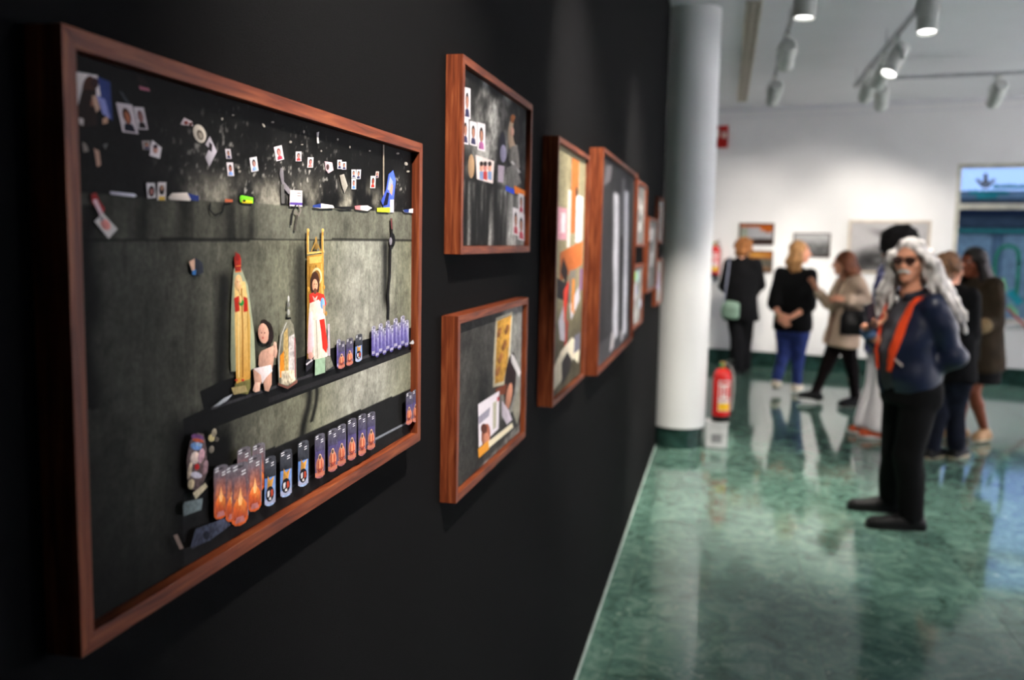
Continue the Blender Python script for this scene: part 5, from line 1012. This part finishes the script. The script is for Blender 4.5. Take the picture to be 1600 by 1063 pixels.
for e in (-1, 1):
    c_ = hc+r_*e*0.033+f_*0.109+u_*0.008; pts = [c_+r_*0.026*math.copysign(abs(math.cos(t))**0.7, math.cos(t))+u_*0.017*math.copysign(abs(math.sin(t))**0.7, math.sin(t)) for t in np.linspace(0, 6.283, 17)]
    gl.tube(pts, 0.0030, 6, False); gl.tube([c_+r_*e*0.026+u_*0.006, hc+r_*e*0.082+f_*0.07+u_*0.010, hc+r_*e*0.082-f_*0.005+u_*0.005], 0.0028, 6)
gl.tube([hc-r_*0.008+f_*0.111+u_*0.012, hc+r_*0.008+f_*0.111+u_*0.012], 0.0028, 6); go = gl.build('glasses', mat('dark_glasses_frame', (40, 26, 22), 0.3), F.o, smooth=True)
for e in (-1, 1):
    c_ = hc+r_*e*0.033+f_*0.108+u_*0.008; MB().lathe([(0.0, 0), (0.024, 0), (0.024, 0.001), (0, 0.001)], 16, tuple(c_), lambda q: tuple(r_*q[0]+u_*q[1]*0.66+f_*q[2])).build('lens', mat('brown_tinted_lens', (58, 38, 32), 0.1), go)
# phone in his right hand
pc = F.world(F.P(1361, 494, -0.16)); ph = empty('smartphone', pc, F.rz); tag(ph, 'dark smartphone held up in the hand of the grey-haired man', 'phone')
PX = lambda q: tuple(rotv(rotv(V3(*q), V3(0, 1, 0), -0.35), V3(0, 0, 1), 0.9))
MB().box((-0.036, -0.0045, -0.065), (0.036, 0.0045, 0.075), PX).build('case', mat('black_phone_case', (18, 18, 20), 0.3), ph, bevel=0.003); MB().box((-0.033, -0.0055, -0.060), (0.033, -0.0046, 0.070), PX).build('screen', mat('phone_screen', (46, 46, 54), 0.1), ph); MB().box((-0.036, -0.003, 0.0755), (0.036, 0.003, 0.0775), PX).build('metal_edge', mat('phone_edge', (206, 200, 190), 0.25, 0.8), ph)

# ---- woman seen from behind in a black coat, green bag
F = Figure(1156, 584, 'woman in long black coat and trousers seen from behind, short auburn hair')
by = math.pi-0.25; sd, fr = person_axes(F, by); J = dict(side=sd, front=fr, head=F.P(1163, 387, 0), axes=face_axes(math.pi-0.5, 0.0))
shc = F.P(1160, 413); hpc = F.P(1158, 488, 0.0); J.update(shR=shc+sd*0.165, shL=shc-sd*0.165, hpR=hpc+sd*0.085, hpL=hpc-sd*0.085, elR=F.P(1186, 446, 0.06), wrR=F.P(1176, 462, 0.28), elL=F.P(1132, 447, 0.06), wrL=F.P(1144, 466, 0.27), knR=F.P(1164, 533, 0.06), knL=F.P(1151, 534, -0.02), anR=F.P(1163, 571, 0.05), anL=F.P(1150, 577, -0.12), toeR=V3(0.3, 0.95, 0), toeL=V3(0.05, 1, 0))
J['anR'][2] = 0.09; J['anL'][2] = 0.09
J['handR'] = dict(d=V3(-0.3, 0.9, 0), n=V3(-1, 0, 0), w=V3(0, 0, 1), curl=0.7); J['handL'] = dict(d=V3(0.3, 0.9, 0), n=V3(1, 0, 0), w=V3(0, 0, 1), curl=0.7)
body(F, J, SKIN, 0.95, 0.0075); CK = mat('black_coat_wool', (14, 14, 16), 0.9, spec=0.12, var=0.15)
zt = lambda t: hpc+(shc-hpc)*t; neck = shc+V3(0, 0, 0.06)
g = Grow(0.010); g.add(loft([(zt(-0.18), 0.235, 0.175), (zt(0.0), 0.215, 0.165), (zt(0.4), 0.190, 0.145), (zt(0.8), 0.195, 0.135), (zt(1.03), 0.170, 0.095), (zt(1.16), 0.075, 0.070)], sd, 2.4), 0.02); sleeve(g, J, 'R', 0.075, 0.070, 0.060); sleeve(g, J, 'L', 0.075, 0.070, 0.060); g.add(cone(neck+V3(0, 0, -0.02), neck+V3(0, 0, 0.05), 0.075, 0.068), 0.03); g.mod(folds(0.006, 16, 21, (1, 1, 0.4))); surf('coat', g, CK, F.o)
trousers(F, J, mat('dark_grey_trousers', (20, 20, 22), 0.9, spec=0.12, var=0.2), 0.098, 0.082, 0.080, seed=22)
for S in 'RL': shoe(F, J['an'+S], J['toe'+S], mat('black_shoe_leather', (14, 14, 15), 0.6), 0.26)
r_, f_, u_ = J['axes']; hc = J['head']; A3 = np.array([r_, f_, u_]); g = Grow(0.008); g.add(ball(hc+u_*0.022-f_*0.02, V3(0.116, 0.116, 0.118), A3), 0.02); g.cut(ball(hc+f_*0.125-u_*0.03, V3(0.06, 0.07, 0.09), A3), 0.02); g.add(ball(hc-f_*0.06-u_*0.06, V3(0.088, 0.06, 0.06), A3), 0.03); g.mod(folds(0.010, 45, 23)); surf('hair', g, mat('auburn_hair', (136, 88, 50), 0.6, var=0.35, scale=28, bump=0.4), F.o)
bp = F.P(1141, 485, -0.26); bo = empty('shoulder_bag', F.world(bp+V3(0, 0, -0.10)), F.rz); tag(bo, 'pale green shoulder bag hanging behind the woman in the black coat', 'bag')
g = Grow(0.008); g.add(loft([(V3(0.0, 0, 0.0), 0.105, 0.045), (V3(0, 0, 0.07), 0.115, 0.055), (V3(0.01, 0, 0.16), 0.10, 0.045), (V3(0.015, 0, 0.205), 0.075, 0.025)], V3(1, 0, 0), 2.6, 0.02), 0.02); g.mod(folds(0.004, 28, 24))
v_, f__ = g.mesh(); GB = mat('sage_green_leather', (112, 138, 120), 0.5, var=0.1)
class _B: pass
tmp = _B(); tmp.o = bo; surf('bag_body', g, GB, bo)
g = Grow(0.007); g.add(loft([(V3(0.002, -0.012, 0.10), 0.108, 0.050), (V3(0.012, -0.010, 0.17), 0.098, 0.045), (V3(0.015, -0.006, 0.212), 0.078, 0.030)], V3(1, 0, 0), 2.6, 0.02), 0.02); surf('flap', g, mat('sage_green_flap', (122, 148, 130), 0.45, var=0.08), bo)
sp = [bp*0+V3(-0.07, 0.0, 0.20), V3(-0.02, 0.05, 0.36)]; shp = J['shL']+V3(0, 0, 0.085)-(bp+V3(0, 0, -0.10)); MB().tube([V3(-0.08, 0, 0.19), V3(-0.06, 0.0, 0.40), shp+V3(0, -0.10, -0.08), shp, shp+V3(0.02, 0.10, -0.10)], 0.010, 8).build('strap', mat('grey_strap', (120, 124, 140), 0.5), bo, smooth=True)

# ---- blonde woman, hands clasped behind her back
F = Figure(1230, 612, 'blonde woman in black top and blue jeans, hands clasped behind her back')
by = math.pi-0.35; sd, fr = person_axes(F, by); J = dict(side=sd, front=fr, head=F.P(1250, 394, 0), axes=face_axes(math.pi/2+0.10, 0.02))
shc = F.P(1243, 429); hpc = F.P(1238, 514); J.update(shR=shc+sd*0.168, shL=shc-sd*0.168, hpR=hpc+sd*0.09, hpL=hpc-sd*0.09, elR=F.P(1265, 478, -0.10), wrR=F.P(1236, 496, -0.235), elL=F.P(1209, 475, -0.08), wrL=F.P(1218, 494, -0.24), knR=F.P(1247, 560, 0.05), knL=F.P(1224, 557, 0.02), anR=F.P(1245, 598, 0.02), anL=F.P(1213, 594, -0.22), toeR=V3(0.25, 0.95, 0), toeL=V3(0.1, 1, 0)); J['anR'][2] = 0.09
J['handR'] = dict(d=V3(-0.85, -0.1, -0.35), n=V3(-0.1, 0.9, 0.1), w=V3(0, 0, 1), curl=0.55); J['handL'] = dict(d=V3(0.62, -0.05, -0.72), n=V3(0, 1, 0), w=V3(1, 0, 0.3), curl=0.5)
body(F, J, SKIN2, 1.0, 0.0068); BT = mat('black_knit_top', (12, 12, 13), 0.9, spec=0.12, var=0.15)
zt = lambda t: hpc+(shc-hpc)*t
g = Grow(0.010); g.add(loft([(zt(-0.03), 0.215, 0.155), (zt(0.2), 0.205, 0.155), (zt(0.5), 0.185, 0.145), (zt(0.82), 0.195, 0.130), (zt(1.03), 0.170, 0.095), (zt(1.15), 0.078, 0.070)], sd, 2.3), 0.02); sleeve(g, J, 'R', 0.075, 0.070, 0.070, 0.22); sleeve(g, J, 'L', 0.075, 0.070, 0.066, 0.20); g.mod(folds(0.006, 18, 31)); surf('top', g, BT, F.o)
JE = mat('blue_denim', (36, 50, 104), 0.8, var=0.25, scale=20); trousers(F, J, JE, 0.095, 0.068, 0.054, seed=32, hpw=0.175)
SN = mat('cream_sneaker', (206, 196, 176), 0.6, var=0.1); WS = mat('white_sole', (226, 226, 222), 0.5)
shoe(F, J['anR'], J['toeR'], SN, 0.26, WS); shoe(F, J['anL'], J['toeL'], SN, 0.26, mat('black_sole', (20, 20, 20), 0.7), pitch=0.0)
r_, f_, u_ = J['axes']; hc = J['head']; A3 = np.array([r_, f_, u_]); g = Grow(0.008); g.add(ball(hc+u_*0.03-f_*0.025, V3(0.090, 0.098, 0.098), A3), 0.02); g.cut(ball(hc+f_*0.10-u_*0.03, V3(0.066, 0.062, 0.092), A3), 0.02)
rr = np.random.RandomState(9)
for q in range(16):
    a = -1.5+q*0.2; p = hc-f_*0.07*math.cos(a)+r_*0.085*math.sin(a)+u_*0.0; e = p-u_*(0.17+0.05*rr.rand())-f_*(0.03+0.03*rr.rand())*math.cos(a)+r_*0.02*math.sin(a); m_ = (p+e)/2-f_*0.03*math.cos(a)+r_*0.02*math.sin(a); g.add(cone(p, m_, 0.030, 0.028), 0.02).add(cone(m_, e, 0.028, 0.014), 0.015)
g.mod(folds(0.006, 50, 33)); surf('hair', g, mat('blonde_hair', (150, 110, 70), 0.55, var=0.35, scale=26, stretch=(1, 1, 0.35), bump=0.4), F.o)
wr = J['wrL']; MB().tube([wr+V3(0.033*math.cos(t), 0.030*math.sin(t), 0.010+0.012*math.sin(t+1)) for t in np.linspace(0, 6.283, 17)], 0.007, 6, False).build('bracelet', mat('gold_bracelet', (206, 176, 120), 0.3, 0.8), F.o, smooth=True)

# ---- woman in a beige blazer, gesturing, mid-stride
F = Figure(1298, 632, 'brown-haired woman in beige blazer gesturing with raised hand, striding to the left')
by = -1.15; sd, fr = person_axes(F, by); J = dict(side=sd, front=fr, head=F.P(1319, 411, 0), axes=face_axes(-math.pi/2-0.05, -0.03))
shc = F.P(1329, 440, 0.0); hpc = F.P(1316, 530, 0.0); J.update(shR=shc+sd*0.155, shL=shc-sd*0.165, hpR=hpc+sd*0.085, hpL=hpc-sd*0.085, elL=F.P(1356, 473, -0.17), wrL=F.P(1322, 468, -0.34), elR=F.P(1295, 474, 0.10), wrR=F.P(1277, 456, -0.02), knR=F.P(1291, 574, 0.05), anR=F.P(1274, 612, 0.03), knL=F.P(1332, 577, -0.08), anL=F.P(1336, 622, -0.06), toeR=V3(-1, -0.05, 0), toeL=V3(-0.85, -0.45, 0)); J['anL'][2] = 0.095; J['anR'][2] = max(J['anR'][2], 0.09)
J['handR'] = dict(d=V3(-0.45, -0.1, 0.9), n=V3(-0.7, -0.6, -0.2), w=V3(0.4, -0.9, 0.1), curl=0.22, thumb=0.9, spread=1.6); J['handL'] = dict(d=V3(-0.98, -0.1, 0.05), n=V3(0, 0.6, -0.6), w=V3(0, 0.3, 1), curl=0.5)
body(F, J, SKIN2, 0.95, 0.0066); BG = mat('beige_tweed', (184, 160, 138), 0.85, var=0.14, scale=180)
zt = lambda t: hpc+(shc-hpc)*t
def bsecs(g=0.0): return [(zt(-0.12)+fr*0.01, 0.205+g, 0.165+g), (zt(0.15), 0.195+g, 0.155+g), (zt(0.5), 0.175+g, 0.140+g), (zt(0.82), 0.185+g, 0.130+g), (zt(1.03), 0.165+g, 0.092+g), (zt(1.14), 0.078+g, 0.068+g)]
def vop(wt, wb, z0, z1):
    def f(P):
        q = P-zt(0.5); s = q@sd; d = q@fr; zz = P[..., 2]; hw = wb+(wt-wb)*np.clip((zz-z0)/(z1-z0), 0, 1.2); return np.maximum.reduce([np.abs(s)-hw, -d, z0-zz])
    return f, hpc-0.6, shc+0.6
g = Grow(0.0095); g.add(loft(bsecs(), sd, 2.3), 0.02); sleeve(g, J, 'R', 0.070, 0.060, 0.052, 0.88); sleeve(g, J, 'L', 0.074, 0.064, 0.056, 0.88); g.mod(folds(0.006, 20, 41)); g.cut(vop(0.07, 0.028, hpc[2]-0.3, shc[2]), 0.01); surf('blazer', g, BG, F.o)
g = Grow(0.0085); g.add(loft([(c, a-0.022, b-0.018) for c, a, b in bsecs()], sd, 2.3), 0.02); surf('blouse', g, mat('brown_blouse', (112, 74, 60), 0.8), F.o)
g = Grow(0.008)
for sg in (-1, 1):
    pts = [zt(1.10)-fr*0.06+sd*sg*0.055, zt(1.12)+sd*sg*0.08, zt(0.95)+fr*0.105+sd*sg*0.085, zt(0.72)+fr*0.145+sd*sg*0.060, zt(0.5)+fr*0.150+sd*sg*0.035]
    for a, b in zip(pts[:-1], pts[1:]): g.add(cone(a, b, 0.020, 0.018), 0.012)
surf('lapel', g, mat('beige_lapel', (192, 170, 146), 0.85, var=0.14, scale=180), F.o)
trousers(F, J, mat('dark_plum_trousers', (20, 14, 15), 0.9, spec=0.12, var=0.2), 0.094, 0.064, 0.048, seed=42)
shoe(F, J['anR'], J['toeR'], mat('black_shoe_leather', (14, 14, 15), 0.6), 0.26, WS, pitch=-0.05); shoe(F, J['anL'], J['toeL'], mat('black_shoe_leather', (14, 14, 15), 0.6), 0.26)
r_, f_, u_ = J['axes']; hc = J['head']; A3 = np.array([r_, f_, u_]); g = Grow(0.008); g.add(ball(hc+u_*0.032-f_*0.018, V3(0.088, 0.100, 0.094), A3), 0.02); g.cut(ball(hc+f_*0.105-u_*0.04, V3(0.066, 0.062, 0.090), A3), 0.02); rr = np.random.RandomState(19)
for q in range(14):
    a = -1.35+q*0.2; p = hc-f_*0.07*math.cos(a)+r_*0.080*math.sin(a); e = p-u_*(0.15+0.04*rr.rand())-f_*(0.05+0.03*rr.rand())*math.cos(a)+r_*0.01*math.sin(a); m_ = (p+e)/2-f_*0.025*math.cos(a)+r_*0.015*math.sin(a); g.add(cone(p, m_, 0.032, 0.030), 0.02).add(cone(m_, e, 0.030, 0.016), 0.015)
g.mod(folds(0.004, 45, 43)); surf('hair', g, mat('chestnut_hair', (104, 60, 38), 0.5, var=0.35, scale=26, stretch=(1, 1, 0.35), bump=0.3), F.o); eyes(F, hc, J['axes'])
bp = F.P(1334, 503, -0.27); bo = empty('handbag', F.world(bp+V3(0, 0, -0.13)), F.rz); tag(bo, 'black handbag on the arm of the woman in the beige blazer', 'bag')
g = Grow(0.009); g.add(loft([(V3(0, 0, 0.0), 0.125, 0.05), (V3(0, 0, 0.10), 0.13, 0.06), (V3(0.0, 0, 0.21), 0.115, 0.045), (V3(0, 0, 0.25), 0.10, 0.025)], V3(1, 0, 0), 2.8, 0.02), 0.02); g.mod(folds(0.004, 24, 44)); surf('bag_body', g, mat('black_bag_leather', (20, 19, 20), 0.4), bo)
top_ = (J['elL']*0.45+J['wrL']*0.55)-(bp+V3(0, 0, -0.13))+V3(0, 0, 0.06); MB().tube([V3(-0.09, 0, 0.23), V3(-0.07, -0.01, 0.27)*0.5+top_*0.5+V3(-0.035, 0, 0), top_, V3(0.07, 0.0, 0.27)*0.5+top_*0.5+V3(0.035, 0, 0), V3(0.09, 0, 0.23)], 0.010, 8).build('handle', mat('black_bag_leather', (20, 19, 20), 0.4), bo, smooth=True)

# ---- person with a black afro behind the man: patterned blue shirt, white wide trousers, orange sandals
F = Figure(1366, 684, 'person with black afro in blue patterned shirt and white trousers behind the grey-haired man')
by = -1.2; sd, fr = person_axes(F, by); J = dict(side=sd, front=fr, head=F.P(1401, 393, 0), axes=face_axes(-1.9, 0.0))
shc = F.P(1396, 427); hpc = F.P(1382, 540); J.update(shR=shc+sd*0.165, shL=shc-sd*0.165, hpR=hpc+sd*0.085, hpL=hpc-sd*0.085, elR=F.P(1376, 485, 0.10), wrR=F.P(1366, 522, -0.05), elL=F.P(1404, 485, -0.16), wrL=F.P(1384, 512, -0.24), knR=F.P(1370, 605, 0.12), anR=F.P(1358, 668, 0.12), knL=F.P(1382, 608, -0.04), anL=F.P(1374, 671, -0.03), toeR=V3(-1, -0.15, 0), toeL=V3(-0.95, -0.3, 0)); J['anR'][2] = 0.095; J['anL'][2] = 0.095
J['handR'] = dict(d=V3(-0.3, -0.5, -0.8), n=V3(0.5, 0.2, 0), w=V3(0, -1, 0.2), curl=0.6); J['handL'] = dict(d=V3(-0.9, -0.1, 0), n=V3(0, 0.5, -0.5), w=V3(0, 0.3, 1), curl=0.5)
body(F, J, SKIND, 1.0, 0.0075)
m = bpy.data.materials.new('blue_patterned_cotton'); m.use_nodes = True; t = NT(m); b_ = t.n['Principled BSDF']; tc = t.add('ShaderNodeTexCoord'); vo = t.add('ShaderNodeTexVoronoi'); vo.inputs['Scale'].default_value = 18; t.link(tc.outputs['Object'], vo.inputs['Vector']); cr = t.add('ShaderNodeValToRGB'); e = cr.color_ramp.elements; e[0].position = 0.25; e[0].color = rgba((176, 176, 216)); e[1].position = 0.42; e[1].color = rgba((34, 42, 96)); t.link(vo.outputs['Distance'], cr.inputs['Fac']); t.link(cr.outputs[0], b_.inputs['Base Color']); b_.inputs['Roughness'].default_value = 0.8
zt = lambda t: hpc+(shc-hpc)*t
g = Grow(0.010); g.add(loft([(zt(-0.12), 0.195, 0.150), (zt(0.2), 0.190, 0.145), (zt(0.5), 0.175, 0.135), (zt(0.82), 0.190, 0.125), (zt(1.03), 0.165, 0.090), (zt(1.13), 0.075, 0.068)], sd, 2.3), 0.02); sleeve(g, J, 'R', 0.070, 0.066, 0.058, 0.4); sleeve(g, J, 'L', 0.070, 0.066, 0.058, 0.4); g.mod(folds(0.005, 20, 51)); surf('shirt', g, m, F.o)
g = Grow(0.010); g.add(loft([(hpc+V3(0, 0, -0.10), 0.17, 0.125), (hpc, 0.175, 0.125), (hpc+V3(0, 0, 0.12), 0.16, 0.115)], sd), 0.02)
for S in 'RL': g.add(cone(J['hp'+S], J['kn'+S], 0.10, 0.095), 0.03).add(cone(J['kn'+S], J['an'+S]+V3(-0.01, 0, 0.02), 0.095, 0.125), 0.02)
g.cut((lambda P: P[..., 2]-0.075, V3(-1, -1, -0.3), V3(1, 1, 0.1)), 0.005); g.mod(folds(0.008, 14, 52, (1.5, 1.5, 0.2))); surf('trousers', g, mat('white_linen', (222, 218, 220), 0.85, var=0.05), F.o)
for S in 'RL': shoe(F, J['an'+S], J['toe'+S], mat('orange_sandal', (196, 84, 48), 0.6), 0.25, WS)
r_, f_, u_ = J['axes']; hc = J['head']; A3 = np.array([r_, f_, u_]); g = Grow(0.009); g.add(ball(hc+u_*0.075-f_*0.02, V3(0.155, 0.155, 0.150), A3), 0.02); g.cut(ball(hc+f_*0.14-u_*0.06, V3(0.07, 0.08, 0.085), A3), 0.02); g.mod(folds(0.012, 55, 53)); surf('hair', g, mat('black_afro_hair', (14, 12, 13), 0.9, var=0.4, scale=60, bump=0.8, bscale=120), F.o)

# ---- short brown-haired person in dark clothes, back to us
F = Figure(1474, 716, 'person with short brown hair in dark jacket and jeans, back turned, beside the grey-haired man')
by = math.pi-0.7; sd, fr = person_axes(F, by); J = dict(side=sd, front=fr, head=F.P(1483, 421, 0), axes=face_axes(math.pi-0.9, 0.0))
shc = F.P(1487, 463); hpc = F.P(1483, 585); J.update(shR=shc+sd*0.165, shL=shc-sd*0.165, hpR=hpc+sd*0.09, hpL=hpc-sd*0.09, elR=F.P(1518, 520, -0.02), wrR=F.P(1520, 560, 0.14), elL=F.P(1458, 520, 0.06), wrL=F.P(1458, 565, 0.18), knR=F.P(1492, 645, 0.06), anR=F.P(1494, 700, 0.05), knL=F.P(1464, 648, -0.02), anL=F.P(1456, 707, -0.06), toeR=V3(0.2, 0.97, 0), toeL=V3(0.5, 0.85, 0)); J['anR'][2] = 0.09; J['anL'][2] = 0.09
J['toeR'] = V3(-0.6, -0.5, 0)*-0.3+V3(0.3, 0.9, 0)
J['handR'] = dict(d=V3(0, 0.5, -0.8), n=V3(-1, 0, 0), w=V3(0, 1, 0.3), curl=0.5); J['handL'] = dict(d=V3(0, 0.5, -0.8), n=V3(1, 0, 0), w=V3(0, 1, 0.3), curl=0.5)
body(F, J, SKIN2, 1.0, 0.0075); zt = lambda t: hpc+(shc-hpc)*t
g = Grow(0.010); g.add(loft([(zt(-0.10), 0.205, 0.155), (zt(0.2), 0.20, 0.150), (zt(0.5), 0.185, 0.145), (zt(0.82), 0.20, 0.130), (zt(1.03), 0.172, 0.095), (zt(1.15), 0.08, 0.072)], sd, 2.4), 0.02); sleeve(g, J, 'R', 0.074, 0.066, 0.056); sleeve(g, J, 'L', 0.074, 0.066, 0.056); g.mod(folds(0.006, 18, 61)); surf('jacket', g, mat('black_jacket_cloth', (11, 11, 13), 0.9, spec=0.12, var=0.15), F.o)
trousers(F, J, mat('dark_denim', (20, 24, 36), 0.9, spec=0.15, var=0.3, scale=14), 0.096, 0.072, 0.066, seed=62, hpw=0.175)
for S in 'RL': shoe(F, J['an'+S], J['toe'+S], mat('black_shoe_leather', (14, 14, 15), 0.6), 0.27, mat('beige_sole', (170, 158, 134), 0.6))
r_, f_, u_ = J['axes']; hc = J['head']; A3 = np.array([r_, f_, u_]); g = Grow(0.008); g.add(ball(hc+u_*0.025-f_*0.02, V3(0.102, 0.108, 0.108), A3), 0.02); g.cut(ball(hc+f_*0.11-u_*0.03, V3(0.062, 0.066, 0.088), A3), 0.02); g.add(ball(hc-f_*0.05-u_*0.06, V3(0.082, 0.058, 0.062), A3), 0.03); g.mod(folds(0.009, 50, 63)); surf('hair', g, mat('mid_brown_hair', (98, 70, 50), 0.6, var=0.45, scale=30, bump=0.4), F.o)

# ---- woman with long dark hair in an olive brown coat
F = Figure(1526, 690, 'woman with long dark hair in brown coat and black skirt near the window')
by = -0.9; sd, fr = person_axes(F, by); J = dict(side=sd, front=fr, head=F.P(1520, 410, 0), axes=face_axes(-0.75, -0.05))
shc = F.P(1532, 447); hpc = F.P(1532, 552); J.update(shR=shc+sd*0.155, shL=shc-sd*0.165, hpR=hpc+sd*0.085, hpL=hpc-sd*0.085, elL=F.P(1556, 503, -0.08), wrL=F.P(1530, 512, -0.24), elR=F.P(1514, 500, 0.12), wrR=F.P(1502, 520, -0.05), knR=F.P(1504, 615, -0.02), anR=F.P(1500, 672, 0.05), knL=F.P(1521, 612, -0.14), anL=F.P(1538, 674, 0.02), toeR=V3(-0.8, -0.6, 0), toeL=V3(-0.45, -0.9, 0)); J['anR'][2] = 0.095; J['anL'][2] = 0.10
J['handR'] = dict(d=V3(-0.7, -0.4, -0.3), n=V3(0.3, 0.3, -0.8), w=V3(0, -0.6, 0.5), curl=0.5); J['handL'] = dict(d=V3(-0.95, -0.2, 0), n=V3(0, 0.5, -0.6), w=V3(0, 0.3, 1), curl=0.5)
body(F, J, mat('brown_tights_skin', (120, 66, 46), 0.5, var=0.07, scale=25), 0.97, 0.007); zt = lambda t: hpc+(shc-hpc)*t
g = Grow(0.010); g.add(loft([(zt(-0.28), 0.205, 0.165), (zt(0.0), 0.200, 0.160), (zt(0.3), 0.190, 0.150), (zt(0.6), 0.178, 0.140), (zt(0.85), 0.19, 0.130), (zt(1.03), 0.165, 0.092), (zt(1.14), 0.078, 0.070)], sd, 2.4), 0.02); sleeve(g, J, 'R', 0.072, 0.064, 0.056, 0.9); sleeve(g, J, 'L', 0.076, 0.068, 0.062, 0.72); g.mod(folds(0.006, 18, 71)); surf('coat', g, mat('olive_brown_coat', (46, 37, 26), 0.85, spec=0.15, var=0.2), F.o)
g = Grow(0.010); e_, w_ = J['elL'], J['wrL']; g.add(cone(e_+(w_-e_)*0.70, e_+(w_-e_)*0.92, 0.064, 0.060), 0.01); surf('cuff', g, mat('tan_cuff', (112, 94, 64), 0.8), F.o)
g = Grow(0.010); g.add(loft([(hpc+V3(-0.01, 0, -0.24), 0.195, 0.150), (hpc, 0.180, 0.135), (hpc+V3(0, 0, 0.1), 0.16, 0.12)], sd, 2.4, 0.01), 0.02); g.mod(folds(0.006, 16, 72, (1, 1, 0.3))); surf('skirt', g, BLK, F.o)
for S in 'RL': shoe(F, J['an'+S], J['toe'+S], mat('tan_shoe_leather', (176, 138, 100), 0.5), 0.245, mat('beige_sole', (170, 158, 134), 0.6), wide=0.042, high=0.045)
r_, f_, u_ = J['axes']; hc = J['head']; A3 = np.array([r_, f_, u_]); g = Grow(0.008); g.add(ball(hc+u_*0.035-f_*0.020, V3(0.092, 0.102, 0.096), A3), 0.02); g.cut(ball(hc+f_*0.105-u_*0.035, V3(0.062, 0.066, 0.092), A3), 0.02); rr = np.random.RandomState(29)
for q in range(18):
    a = -1.65+q*0.19; p = hc-f_*0.075*math.cos(a)+r_*0.085*math.sin(a); L = 0.24+0.05*rr.rand(); e = p-u_*L-f_*0.05*math.cos(a)+r_*0.035*math.sin(a); m_ = (p+e)/2-f_*0.03*math.cos(a)+r_*0.022*math.sin(a); g.add(cone(p, m_, 0.032, 0.032), 0.02).add(cone(m_, e, 0.032, 0.018), 0.015)
g.mod(folds(0.004, 45, 73)); surf('hair', g, mat('dark_brown_hair', (26, 20, 18), 0.45, var=0.3, scale=26, bump=0.3), F.o); eyes(F, hc, J['axes'])
